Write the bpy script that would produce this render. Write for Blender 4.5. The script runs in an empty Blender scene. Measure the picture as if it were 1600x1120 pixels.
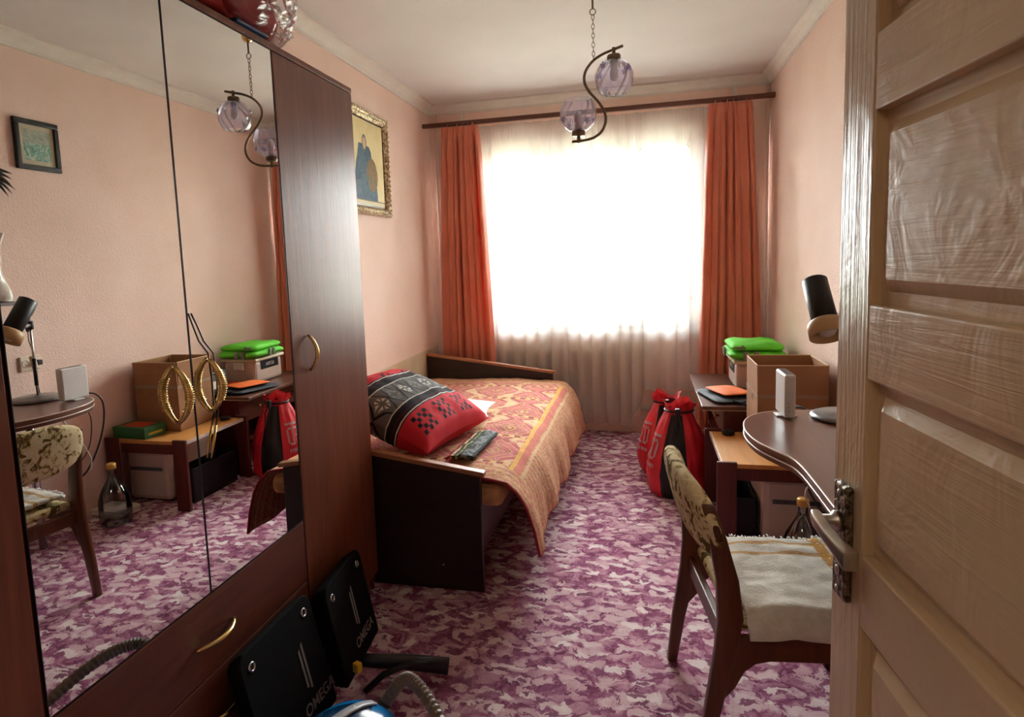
import bpy, bmesh, math, random
from math import sin, cos, pi, radians, sqrt, floor, atan2
from mathutils import Vector, Matrix, noise as mnoise

sc = bpy.context.scene
col = sc.collection
random.seed(4)

# ------------------------------------------------------------------ camera
W, H = 1600.0, 1120.0
F_PX, CX, CY = 985.0, 761.0, 514.0
def rot_from_vec(r):
    v = Vector(r); a = v.length
    return Matrix.Rotation(a, 3, v.normalized())
BASE = Matrix(((1, 0, 0), (0, 0, -1), (0, 1, 0)))
RT = rot_from_vec((.1126, .2414, -.0228)) @ BASE          # world -> camera (x right, y down, z forward)
cam_d = bpy.data.cameras.new('camera'); cam = bpy.data.objects.new('camera', cam_d); col.objects.link(cam)
cam_d.sensor_width = 36; cam_d.sensor_fit = 'HORIZONTAL'
cam_d.lens = F_PX / W * 36
cam_d.shift_x = (W / 2 - CX) / W
cam_d.shift_y = (CY - H / 2) / W
cam_d.clip_start = 0.02; cam_d.clip_end = 200
M3 = RT.transposed() @ Matrix(((1, 0, 0), (0, -1, 0), (0, 0, -1)))
cam.matrix_world = Matrix.Translation((0, 0, 1.335)) @ M3.to_4x4()
sc.camera = cam

# ------------------------------------------------------------------ view, world, light
sc.view_settings.view_transform = 'Standard'
sc.view_settings.look = 'None'
sc.view_settings.gamma = 1
sc.view_settings.exposure = 2.38
sc.view_settings.use_curve_mapping = False
SKY = 14.0
w = bpy.data.worlds.new('overcast_sky'); sc.world = w; w.use_nodes = True
bg = w.node_tree.nodes['Background']
# overcast sky: zenith three times as bright as the horizon
wn_ = w.node_tree; tc_ = wn_.nodes.new('ShaderNodeTexCoord'); sp_ = wn_.nodes.new('ShaderNodeSeparateXYZ'); mr_ = wn_.nodes.new('ShaderNodeMapRange')
wn_.links.new(tc_.outputs['Generated'], sp_.inputs[0]); wn_.links.new(sp_.outputs[2], mr_.inputs[0])
mr_.inputs[3].default_value = SKY * .55; mr_.inputs[4].default_value = SKY * 1.65
wn_.links.new(mr_.outputs[0], bg.inputs['Strength'])
bg.inputs['Color'].default_value = (.94, .97, 1.0, 1)
pl = bpy.data.lights.new('window_portal', 'AREA'); pl.shape = 'RECTANGLE'; pl.size = 1.6; pl.size_y = 1.45
pl.cycles.is_portal = True
po = bpy.data.objects.new('window_portal', pl); col.objects.link(po)
po.location = (-.41, 5.12, 1.51); po.rotation_euler = (radians(-90), 0, 0)
try:
    sc.cycles.diffuse_bounces = 6; sc.cycles.max_bounces = 14; sc.cycles.transparent_max_bounces = 16
    sc.cycles.caustics_reflective = False; sc.cycles.caustics_refractive = False
except Exception:
    pass

# ------------------------------------------------------------------ node helpers
def srgb(r, g, b):
    f = lambda c: (c / 255 / 12.92) if c / 255 <= .04045 else ((c / 255 + .055) / 1.055) ** 2.4
    return (f(r), f(g), f(b), 1)

class X:
    """a float expression in a node tree"""
    def __init__(s, nt, v): s.nt, s.v = nt, v
    def m(s, op, b=None, c=None):
        n = s.nt.nodes.new('ShaderNodeMath'); n.operation = op
        for i, q in enumerate((s, b, c)):
            if q is None: continue
            q = q.v if isinstance(q, X) else q
            if isinstance(q, (int, float)): n.inputs[i].default_value = q
            else: s.nt.links.new(q, n.inputs[i])
        return X(s.nt, n.outputs[0])
    def __add__(s, o): return s.m('ADD', o)
    __radd__ = __add__
    def __sub__(s, o): return s.m('SUBTRACT', o)
    def __rsub__(s, o): return X(s.nt, o).m('SUBTRACT', s)
    def __mul__(s, o): return s.m('MULTIPLY', o)
    __rmul__ = __mul__
    def __truediv__(s, o): return s.m('DIVIDE', o)
    def frac(s): return s.m('FRACT')
    def floor(s): return s.m('FLOOR')
    def abs(s): return s.m('ABSOLUTE')
    def sin(s): return s.m('SINE')
    def lt(s, o): return s.m('LESS_THAN', o)
    def gt(s, o): return s.m('GREATER_THAN', o)
    def min(s, o): return s.m('MINIMUM', o)
    def max(s, o): return s.m('MAXIMUM', o)
    def near(s, c, h): return (s - c).abs().lt(h)

class Mat:
    def __init__(s, name, rough=.6, spec=.5, metal=0):
        s.m = bpy.data.materials.new(name); s.m.use_nodes = True; s.nt = s.m.node_tree
        s.b = s.nt.nodes['Principled BSDF']; s.out = s.nt.nodes['Material Output']
        s.b.inputs['Roughness'].default_value = rough; s.b.inputs['Metallic'].default_value = metal
        s.b.inputs['Specular IOR Level'].default_value = spec
        s._tc = None
    def tc(s, which='Object'):
        if s._tc is None: s._tc = s.nt.nodes.new('ShaderNodeTexCoord')
        return s._tc.outputs[which]
    def xyz(s, which='Object', vec=None):
        n = s.nt.nodes.new('ShaderNodeSeparateXYZ'); s.nt.links.new(vec or s.tc(which), n.inputs[0])
        return [X(s.nt, n.outputs[i]) for i in range(3)]
    def mapping(s, scale=(1, 1, 1), which='Object', rot=(0, 0, 0), vec=None):
        n = s.nt.nodes.new('ShaderNodeMapping'); n.inputs['Scale'].default_value = scale; n.inputs['Rotation'].default_value = rot
        s.nt.links.new(vec or s.tc(which), n.inputs['Vector']); return n.outputs[0]
    def noise(s, scale, detail=3, rough=.5, dist=0, vec=None, col=False):
        n = s.nt.nodes.new('ShaderNodeTexNoise'); n.inputs['Scale'].default_value = scale; n.inputs['Detail'].default_value = detail
        n.inputs['Roughness'].default_value = rough; n.inputs['Distortion'].default_value = dist
        s.nt.links.new(vec or s.tc(), n.inputs['Vector'])
        return n.outputs['Color'] if col else X(s.nt, n.outputs['Fac'])
    def voro(s, scale, vec=None, feature='F1', metric='EUCLIDEAN', out='Distance', rnd=1):
        n = s.nt.nodes.new('ShaderNodeTexVoronoi'); n.feature = feature
        if feature == 'F1': n.distance = metric
        n.inputs['Scale'].default_value = scale; n.inputs['Randomness'].default_value = rnd
        s.nt.links.new(vec or s.tc(), n.inputs['Vector'])
        return n.outputs[out] if out == 'Color' else X(s.nt, n.outputs[out])
    def warp(s, vec, scale, amt):
        c = s.noise(scale, 2, vec=vec, col=True)
        a = s.nt.nodes.new('ShaderNodeVectorMath'); a.operation = 'MULTIPLY_ADD'
        s.nt.links.new(c, a.inputs[0]); a.inputs[1].default_value = (amt,) * 3; s.nt.links.new(vec, a.inputs[2])
        return a.outputs[0]
    def ramp(s, fac, stops, interp='LINEAR'):
        n = s.nt.nodes.new('ShaderNodeValToRGB'); n.color_ramp.interpolation = interp
        e = n.color_ramp.elements
        while len(e) < len(stops): e.new(.5)
        for el, (p, c) in zip(e, stops): el.position = p; el.color = c
        s.nt.links.new(fac.v, n.inputs[0]); return n.outputs[0]
    def mix(s, fac, a, b, mode='MIX'):
        n = s.nt.nodes.new('ShaderNodeMix'); n.data_type = 'RGBA'; n.blend_type = mode
        for i, q in ((0, fac), (6, a), (7, b)):
            q = q.v if isinstance(q, X) else q
            if isinstance(q, (int, float, tuple)): n.inputs[i].default_value = q
            else: s.nt.links.new(q, n.inputs[i])
        return n.outputs[2]
    def color(s, c):
        if isinstance(c, tuple): s.b.inputs['Base Color'].default_value = c
        else: s.nt.links.new(c, s.b.inputs['Base Color'])
        return s
    def bump(s, h, strength=.3, dist=.01):
        n = s.nt.nodes.new('ShaderNodeBump'); n.inputs['Strength'].default_value = strength; n.inputs['Distance'].default_value = dist
        s.nt.links.new(h.v, n.inputs['Height']); s.nt.links.new(n.outputs[0], s.b.inputs['Normal']); return s
    def node(s, t): return s.nt.nodes.new(t)
    def link(s, a, b): s.nt.links.new(a, b)

MT = {}
def plain(name, c, rough=.5, metal=0, var=.06, scale=14, spec=.5, bump=0):
    m = Mat(name, rough, spec, metal)
    n = m.noise(scale, 3)
    d = tuple(max(0, x * (1 - 2.2 * var)) for x in c[:3]) + (1,)
    l = tuple(min(1, x * (1 + 2.2 * var)) for x in c[:3]) + (1,)
    m.color(m.ramp(n, [(.25, d), (.75, l)]))
    if bump: m.bump(m.noise(scale * 12, 4), bump, .004)
    MT[name] = m.m; return m.m

def wood(name, dark, light, grain='z', rough=.35, scale=1.0, bump=.15):
    m = Mat(name, rough)
    sca = {'x': (2, 28, 28), 'y': (28, 2, 28), 'z': (28, 28, 2)}[grain]
    v = m.mapping(tuple(q * scale for q in sca))
    n = m.noise(1.0, 5, .6, .6, vec=v)
    n2 = m.noise(3.2, 3, .5, 0, vec=v)
    m.color(m.ramp(n * .7 + n2 * .3, [(.3, dark), (.7, light)]))
    m.bump(n2, bump, .003)
    MT[name] = m.m; return m.m

# ------------------------------------------------------------------ materials
def make_materials():
    # wall paper, blown vinyl
    m = Mat('wall_paper', .75, .25)
    n = m.noise(3, 2); f = m.noise(95, 3, .6)
    m.color(m.ramp(n, [(.3, srgb(235, 206, 190)), (.7, srgb(241, 214, 200))])); m.bump(f, .5, .006); MT['wall'] = m.m
    m = Mat('ceiling_paint', .85, .2)
    n = m.noise(2, 2); f = m.noise(70, 3)
    m.color(m.ramp(n, [(.3, srgb(222, 219, 216)), (.7, srgb(230, 227, 224))])); m.bump(f, .25, .004); MT['ceil'] = m.m
    plain('cornice', srgb(226, 220, 210), .7, var=.02)
    plain('hall_wall', srgb(205, 180, 150), .8)
    plain('wainscot', srgb(205, 183, 150), .6, var=.05, scale=6)
    # carpet: leaves and petals in plum, mauve and pale pink
    m = Mat('carpet', .95, .1)
    base = m.tc()
    jag = m.warp(m.warp(base, 11, .10), 55, .036)
    bgn = m.noise(24, 4, .65, 1.4, vec=jag)
    c = m.ramp(bgn, [(.34, srgb(114, 58, 88)), (.46, srgb(144, 86, 116)), (.56, srgb(168, 112, 138)), (.68, srgb(198, 152, 168))])
    def petals(scale, rot, stretch, thr, stops, seed):
        nonlocal c
        mp = m.mapping((scale * stretch, scale, 1), rot=(0, 0, rot), vec=jag)
        n = m.node('ShaderNodeTexVoronoi'); n.voronoi_dimensions = '2D'; n.inputs['Scale'].default_value = 1
        ofs = m.node('ShaderNodeVectorMath'); ofs.inputs[1].default_value = (seed, seed * 1.7, 0); m.link(mp, ofs.inputs[0]); m.link(ofs.outputs[0], n.inputs['Vector'])
        d = X(m.nt, n.outputs['Distance']); sp = m.node('ShaderNodeSeparateColor'); m.link(n.outputs['Color'], sp.inputs[0]); r = X(m.nt, sp.outputs[0]); r2 = X(m.nt, sp.outputs[1])
        vein = m.noise(1.6, 4, .7, 1.6, vec=mp)
        col_ = m.ramp(r * .45 + vein * .8 - d * .3, stops)
        msk = (d + (vein - .5) * .9).lt(thr) * r2.gt(.22)
        c = m.mix(msk * .9, c, col_)
    st_ = [(.14, srgb(140, 84, 112)), (.32, srgb(176, 124, 146)), (.5, srgb(202, 160, 174)), (.72, srgb(224, 198, 202))]
    petals(17, .5, .68, .42, st_, 3.1)
    petals(21, -.9, .6, .36, st_, 8.4)
    petals(16, 1.35, .62, .28, [(.2, srgb(190, 146, 162)), (.42, srgb(218, 190, 196)), (.7, srgb(240, 228, 226))], 15.2)
    petals(23, 2.3, .55, .22, [(.2, srgb(96, 42, 70)), (.6, srgb(136, 78, 108))], 21.7)
    lowf = m.noise(2.4, 2, vec=base)
    c = m.mix(.30, c, m.ramp(lowf, [(.35, (.36, .30, .34, 1)), (.65, (.78, .74, .74, 1))]), 'OVERLAY')
    fib = m.noise(420, 2)
    c = m.mix(.2, c, m.ramp(fib, [(.3, (.1, .06, .08, 1)), (.7, (.9, .8, .8, 1))]), 'OVERLAY')
    m.color(c); m.bump(fib + bgn * .4, .5, .006); MT['carpet'] = m.m
    # woods
    wood('wardrobe_wood', srgb(92, 46, 28), srgb(128, 70, 44), 'z', .33)
    wood('drawer_wood', srgb(78, 38, 24), srgb(110, 56, 34), 'y', .4)
    wood('bed_wood', srgb(27, 15, 12), srgb(46, 25, 19), 'x', .42)
    wood('bed_trim', srgb(150, 98, 66), srgb(180, 124, 86), 'x', .4)
    wood('desk_wood', srgb(104, 66, 52), srgb(124, 82, 66), 'y', .28, .6, .05)
    wood('dark_table', srgb(84, 52, 40), srgb(108, 68, 52), 'y', .32, .6, .05)
    wood('tan_wood', srgb(190, 128, 62), srgb(214, 152, 84), 'y', .38, .8, .05)
    wood('red_wood', srgb(70, 22, 16), srgb(98, 34, 24), 'z', .4)
    wood('chair_wood', srgb(74, 38, 22), srgb(112, 62, 36), 'z', .36)
    wood('rod_wood', srgb(78, 42, 26), srgb(104, 58, 36), 'x', .45)
    wood('window_wood', srgb(232, 226, 214), srgb(240, 236, 226), 'z', .5, .5, .04)
    plain('edge_strip', srgb(214, 200, 190), .3, .2)
    plain('radiator', srgb(220, 205, 185), .5)
    plain('brass', (.80, .58, .22, 1), .22, 1, .03)
    plain('nickel', (.52, .48, .42, 1), .34, 1, .05, 30)
    plain('bronze', srgb(122, 104, 84), .42, .75, .05, 30)
    plain('steel', (.62, .62, .62, 1), .25, 1, .03)
    plain('black_plastic', srgb(18, 18, 20), .42, var=.04)
    plain('black_cloth', srgb(13, 13, 13), .9, var=.1, scale=60, bump=.2, spec=.15)
    plain('black_hollow', srgb(8, 8, 9), .9)
    plain('white_plastic', srgb(226, 226, 224), .4, var=.02)
    plain('grey_print', srgb(120, 114, 108), .8, var=.02); plain('emblem_print', srgb(196, 172, 176), .8, var=.04); plain('white_print', srgb(226, 222, 216), .7, var=.02)
    plain('beige_plastic', srgb(206, 172, 124), .38, var=.03)
    plain('cream_plastic', srgb(226, 214, 190), .5, var=.03)
    plain('grey_metal', srgb(124, 124, 124), .35, .6, .04)
    plain('grey_box', srgb(84, 90, 96), .5, var=.04)
    plain('paper', srgb(226, 220, 208), .8, var=.03)
    plain('cord_black', srgb(20, 19, 18), .5); plain('cord_white', srgb(218, 212, 200), .5)
    plain('cord_brown', srgb(60, 42, 34), .5)
    plain('red_cloth', srgb(216, 34, 52), .5, var=.08, scale=9, bump=.12)
    plain('black_panel', srgb(22, 22, 24), .6, var=.08, bump=.1)
    plain('orange_cloth', srgb(238, 116, 34), .7, var=.05, bump=.15)
    plain('navy_cloth', srgb(44, 52, 62), .7, var=.1, bump=.15)
    plain('green_cloth', srgb(96, 206, 40), .75, var=.05, bump=.15)
    plain('reflective_tape', srgb(120, 124, 112), .4, .1)
    plain('red_plastic', srgb(200, 50, 30), .4); plain('yellow_plastic', srgb(214, 170, 40), .4)
    plain('white_cloth', srgb(228, 224, 220), .85, bump=.1)
    plain('green_card', srgb(34, 104, 52), .5, var=.15, scale=8)
    plain('red_blanket', srgb(178, 52, 50), .8, var=.1, bump=.2); plain('blue_strip', srgb(24, 60, 110), .5)
    plain('porcelain', srgb(232, 226, 214), .18, var=.02); plain('feather', srgb(46, 32, 26), .8)
    plain('blue_shell', srgb(20, 130, 200), .16, var=.03); plain('dark_blue_shell', srgb(10, 60, 96), .2, var=.03)
    plain('silver_plastic', srgb(176, 180, 184), .4, .1, .03)
    plain('hose', srgb(128, 114, 98), .5, var=.04)
    plain('mattress_cloth', srgb(190, 140, 96), .85, var=.15, scale=20)
    plain('hem_red', srgb(150, 30, 40), .85)
    plain('bottle_cap', srgb(206, 158, 74), .4, .2)
    plain('appliance', srgb(206, 186, 174), .45, var=.02)
    plain('bark', srgb(110, 98, 86), .9, var=.12); plain('leaf_green', srgb(110, 140, 80), .8, var=.15)
    plain('outdoor_ground', srgb(128, 130, 118), .9); plain('house_wall', srgb(206, 190, 166), .9); plain('house_roof', srgb(140, 90, 74), .9)
    plain('plaster_outside', srgb(214, 196, 172), .9)
    # cardboard
    m = Mat('cardboard', .8, .2); n = m.noise(6, 3); x, y, z = m.xyz()
    m.color(m.ramp(n, [(.3, srgb(150, 108, 74)), (.7, srgb(168, 124, 88))])); m.bump((z * 380).sin(), .05, .002); MT['cardboard'] = m.m
    plain('cardboard_edge', srgb(206, 176, 138), .8); plain('tape', srgb(150, 128, 104), .35)
    # door paint, brushed and glossy
    m = Mat('door_paint', .28, .5); v = m.mapping((2, 2, 60)); n = m.noise(1, 4, .6, 1, vec=v)
    n0 = m.noise(2.5, 3); m.color(m.ramp(n0, [(.3, srgb(204, 178, 142)), (.7, srgb(216, 191, 154))]))
    m.bump(n * .5 + m.noise(9, 3, .6, 1.2), .28, .01); MT['door'] = m.m
    m = Mat('door_paint_upright', .28, .5); v = m.mapping((60, 60, 2)); n = m.noise(1, 4, .6, 1, vec=v)
    n0 = m.noise(2.5, 3); m.color(m.ramp(n0, [(.3, srgb(204, 178, 142)), (.7, srgb(216, 191, 154))]))
    m.bump(n * .7 + m.noise(7, 3, .6, 1.2), .35, .01); MT['door_up'] = m.m
    # door plate with cast ornament
    m = Mat('cast_plate', .35, .5, .9); v = m.voro(95); n = m.noise(60, 3, .6, 1.5)
    m.color(m.ramp(n, [(.35, srgb(70, 62, 50)), (.65, srgb(150, 138, 116))])); m.bump(v + n, .8, .004); MT['cast_plate'] = m.m
    # mirror
    m = Mat('mirror', .0, .5, 1); m.color((.80, .80, .78, 1)); MT['mirror'] = m.m
    # orange curtain
    m = Mat('orange_curtain', .5, .3); n = m.noise(5, 3); x, y, z = m.xyz()
    m.color(m.ramp(n, [(.3, srgb(218, 134, 106)), (.7, srgb(230, 148, 120))]))
    m.b.inputs['Sheen Weight'].default_value = .25
    tr = m.node('ShaderNodeBsdfTranslucent'); tr.inputs[0].default_value = srgb(240, 120, 80)
    mx = m.node('ShaderNodeMixShader'); mx.inputs[0].default_value = .22
    m.link(m.b.outputs[0], mx.inputs[1]); m.link(tr.outputs[0], mx.inputs[2]); m.link(mx.outputs[0], m.out.inputs[0])
    m.bump(m.noise(260, 2), .1, .002); MT['curtain'] = m.m
    # sheer voile
    m = Mat('sheer_voile', .8, .1); m.color((.93, .92, .90, 1))
    tr = m.node('ShaderNodeBsdfTranslucent'); tr.inputs[0].default_value = (.93, .92, .90, 1)
    tp = m.node('ShaderNodeBsdfTransparent')
    a = m.node('ShaderNodeMixShader'); a.inputs[0].default_value = .62; m.link(m.b.outputs[0], a.inputs[1]); m.link(tr.outputs[0], a.inputs[2])
    b = m.node('ShaderNodeMixShader'); m.link(a.outputs[0], b.inputs[1]); m.link(tp.outputs[0], b.inputs[2])
    weave = m.noise(300, 2); th = (weave * .2 + .40); m.link(th.v, b.inputs[0]); m.link(b.outputs[0], m.out.inputs[0]); MT['sheer'] = m.m
    # thin glasses
    def thin(name, tint, gl=.12, rough=.02, milk=0):
        m = Mat(name); fr = m.node('ShaderNodeFresnel'); fr.inputs[0].default_value = 1.5
        tp = m.node('ShaderNodeBsdfTransparent'); n = m.noise(20, 2)
        m.link(m.ramp(n, [(.3, tint), (.7, tuple(min(1, q * 1.04) for q in tint[:3]) + (1,))]), tp.inputs[0])
        g = m.node('ShaderNodeBsdfGlossy'); g.inputs['Roughness'].default_value = rough
        f = X(m.nt, fr.outputs[0]) * (.75 if milk else 1.0) + gl * .3
        if milk:
            tl = m.node('ShaderNodeBsdfTranslucent'); tl.inputs[0].default_value = (.86, .82, .96, 1)
            ml = m.node('ShaderNodeMixShader'); ml.inputs[0].default_value = milk; m.link(tp.outputs[0], ml.inputs[1]); m.link(tl.outputs[0], ml.inputs[2]); tp = ml
        mx = m.node('ShaderNodeMixShader'); m.link(f.v, mx.inputs[0]); m.link(tp.outputs[0], mx.inputs[1]); m.link(g.outputs[0], mx.inputs[2])
        m.link(mx.outputs[0], m.out.inputs[0]); MT[name] = m.m
    thin('window_glass', (.95, .97, .95, 1)); thin('lilac_glass', (.90, .87, .98, 1), .30, .04, .07); thin('lilac_flower', (.66, .54, .88, 1), .3, .1, .3)
    thin('bottle_glass', (.82, .90, .88, 1), .2); thin('clear_film', (.96, .95, .95, 1), .08, .16, .10); thin('clear_tub', (.86, .84, .82, 1), .5, .3)
    # kilim blanket (uv in metres: u across, v along)
    m = Mat('kilim', .9, .1); u, v, _ = m.xyz('UV')
    wob = (m.noise(9, 2) - .5) * .012
    u = u + wob; v = v + wob
    cu, cv = u / .26, v / .36
    row = cu.floor(); pu = (cu.frac() - .5).abs(); pv = ((cv + row * .5).frac() - .5).abs()
    dd = pu * 1.1 + pv * 1.25
    pink, rose, gold, dark, cream, mar = srgb(198, 104, 116), srgb(176, 74, 92), srgb(212, 168, 108), srgb(74, 52, 52), srgb(220, 186, 146), srgb(132, 38, 44)
    c = m.ramp(dd, [(0, cream), (.07, rose), (.12, gold), (.19, dark), (.21, pink), (.34, mar), (.36, gold), (.40, pink), (.56, gold), (.60, rose), (.75, cream)], 'CONSTANT')
    # small woven motifs
    ud, vd = u / .05, v / .05
    sm = ((ud.frac() - .5).abs() + (vd.frac() - .5).abs())
    cellr = m.noise(17, 1); c2 = m.ramp(sm, [(0, dark), (.12, gold), (.3, rose), (.55, cream), (.7, pink)], 'CONSTANT')
    c = m.mix(cellr.gt(.57), c, c2)
    # cross bands
    band = (v / .40).frac()
    c = m.mix(band.near(.5, .035), c, m.ramp((u / .06).frac(), [(0, mar), (.5, gold), (.75, cream)], 'CONSTANT'))
    c = m.mix(band.near(.5, .055) - band.near(.5, .04), c, gold)
    # borders
    ed = (v / .045).frac() * .5 + m.noise(60, 2, .6) * .7
    edge = m.ramp(ed, [(0, rose), (.3, srgb(206, 160, 110)), (.46, cream), (.58, pink), (.70, srgb(206, 160, 110)), (.86, dark)], 'CONSTANT')
    c = m.mix(u.gt(1.07), c, edge); c = m.mix(u.near(1.035, .010), c, srgb(226, 176, 84)); c = m.mix(u.near(1.06, .014), c, srgb(208, 116, 104)); c = m.mix(u.near(1.085, .006), c, cream)
    c = m.mix(v.lt(.15), c, edge); c = m.mix(v.gt(1.92), c, edge)
    big = m.noise(26, 3, .6); c = m.mix(.45, c, m.ramp(big, [(.3, (.38, .34, .34, 1)), (.7, (.75, .72, .7, 1))]), 'OVERLAY')
    c = m.mix(.18, c, srgb(214, 176, 150))
    m.color(c); m.bump(m.noise(320, 2) + big * .6, .5, .004); MT['kilim'] = m.m
    # pillow case (uv 0..1)
    m = Mat('pillow_weave', .85, .15); u, v, _ = m.xyz('UV')
    red, blk, gry, wht = srgb(206, 46, 58), srgb(34, 32, 36), srgb(104, 104, 102), srgb(214, 210, 200)
    us, vs = u * 3.6, v * 3.6
    px = ((us.frac() - .5) * 8).floor() / 8; py = ((vs.frac() - .5) * 8).floor() / 8
    mot = ((px.abs() + py.abs()).near(.28, .09)).max((px.abs() - py.abs()).abs().lt(.05) * (px.abs() + py.abs()).lt(.7) * (px.abs()).gt(.1))
    c = m.mix(mot, red, blk)
    bandc = v - .50
    ins = bandc.abs()
    fu = (u * 7).frac() - .5; fv = bandc / .22
    fl = ((fu.abs() * 1.0 + fv.abs() * 1.2).lt(.42)) * (fu.abs().gt(.05)) * (fv.abs().gt(.05)) * ((fu.abs() - fv.abs()).abs().gt(.045))
    alt = ((u * 3.5).frac()).gt(.5)
    hexo = ((fu.abs() + fv.abs() * .6).near(.47, .035))
    gb = m.mix(fl, gry, m.mix(alt, wht, srgb(140, 140, 134))); gb = m.mix(hexo, gb, blk)
    c = m.mix(ins.lt(.225), c, m.ramp(ins * 4, [(0, wht), (.46, wht), (.50, blk), (.70, mred(100, 26, 34)), (.73, blk), (.82, wht), (.86, blk)], 'CONSTANT'))
    c = m.mix(ins.lt(.115), c, gb)
    m.color(c); m.bump(m.noise(240, 2), .4, .003); MT['pillow'] = m.m
    m = Mat('folded_cover', .85, .15); u, v, _ = m.xyz('UV'); n = m.noise(40, 3)
    c = m.ramp(u, [(0, srgb(196, 64, 66)), (.16, srgb(214, 200, 150)), (.24, srgb(60, 72, 50)), (.36, srgb(200, 190, 120)), (.42, srgb(70, 84, 66)), (.56, srgb(128, 134, 136)), (.9, srgb(50, 56, 58))], 'CONSTANT')
    m.color(m.mix(n.gt(.56), c, srgb(70, 74, 70))); m.bump(n, .3, .004); MT['folded_cover'] = m.m
    # floral upholstery
    m = Mat('floral', .9, .1); v1 = m.warp(m.tc(), 14, .09); n = m.voro(22, v1); n2 = m.noise(26, 3, .6, 1.5)
    c = m.ramp(n2, [(.34, srgb(98, 76, 44)), (.41, srgb(166, 142, 88)), (.47, srgb(222, 206, 158)), (.68, srgb(234, 222, 182))])
    c = m.mix(n.lt(.16), c, srgb(120, 88, 40)); c = m.mix(m.noise(12, 2, .5, 1).gt(.63), c, srgb(106, 92, 48))
    m.color(c); m.bump(m.noise(300, 2), .5, .004); MT['floral'] = m.m
    # towel with mustard stripes (uv metres: u = chair depth, v = chair width)
    m = Mat('towel', .95, .1); u, v, _ = m.xyz('UV'); wob = (m.noise(12, 2) - .5) * .012
    u = u + wob; v = v + wob
    yel = srgb(206, 148, 52)
    s1 = v.near(.40, .008).max(v.near(.335, .009)); s2 = u.near(.34, .02)
    n = m.noise(30, 3); c = m.ramp(n, [(.3, srgb(226, 220, 206)), (.7, srgb(244, 240, 230))])
    c = m.mix(s1 * .75, c, yel); c = m.mix(s2 * (m.noise(60, 2).gt(.42)) * .9, c, yel)
    m.color(c); m.bump(m.noise(220, 3) + n, .7, .006); MT['towel'] = m.m
    # pictures (flat prints)
    m = Mat('icon_print', .6, .3); u, v, _ = m.xyz('UV'); n = m.noise(22, 3, .6, 1)
    wv = (m.noise(7, 2) - .5) * .12; uu = u + wv; vv = v + wv
    c = m.ramp(m.noise(8, 3), [(.3, srgb(222, 204, 142)), (.7, srgb(236, 222, 170))])
    robe = ((uu - .40).abs() * 1.0 + (vv - .15) * .35).lt(.36) * vv.lt(.70)
    c = m.mix(robe, c, m.ramp(n, [(.35, srgb(38, 66, 88)), (.6, srgb(74, 108, 124)), (.75, srgb(120, 60, 44))]))
    c = m.mix(((uu - .62) * (uu - .62) + (vv - .36) * (vv - .36) * .7).lt(.028), c, m.ramp(n, [(.4, srgb(96, 96, 36)), (.6, srgb(150, 104, 52))]))
    hd = ((u - .42) * (u - .42) * 2.4 + (v - .73) * (v - .73)); c = m.mix(hd.lt(.0105), c, srgb(88, 108, 104)); c = m.mix(hd.lt(.0052), c, srgb(212, 176, 140))
    c = m.mix(v.lt(.055), c, srgb(224, 216, 180)); c = m.mix(v.near(.055, .006), c, srgb(110, 96, 50))
    m.color(c); m.bump(m.noise(240, 2), .3, .002); MT['icon_print'] = m.m
    m = Mat('landscape_print', .5, .4); u, v, _ = m.xyz('UV'); n = m.noise(24, 3, .6, 2)
    c = m.ramp(n, [(.3, srgb(30, 96, 84)), (.5, srgb(120, 170, 152)), (.62, srgb(196, 196, 176)), (.8, srgb(226, 224, 212))])
    c = m.mix((v.gt(.55)) * .6, c, srgb(168, 164, 146)); m.color(c); MT['landscape_print'] = m.m
    m = Mat('gilt_frame', .35, .5, .6); n = m.noise(70, 3); m.color(m.ramp(n, [(.35, srgb(112, 78, 40)), (.65, srgb(226, 210, 170))])); m.bump(m.voro(60), .8, .006); MT['gilt'] = m.m
    plain('gilt_bead', srgb(228, 218, 190), .3, .5, .08); plain('frame_black', srgb(26, 26, 24), .35); plain('mat_board', srgb(196, 186, 160), .8)
def mred(r, g, b): return srgb(r, g, b)
make_materials()

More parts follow.
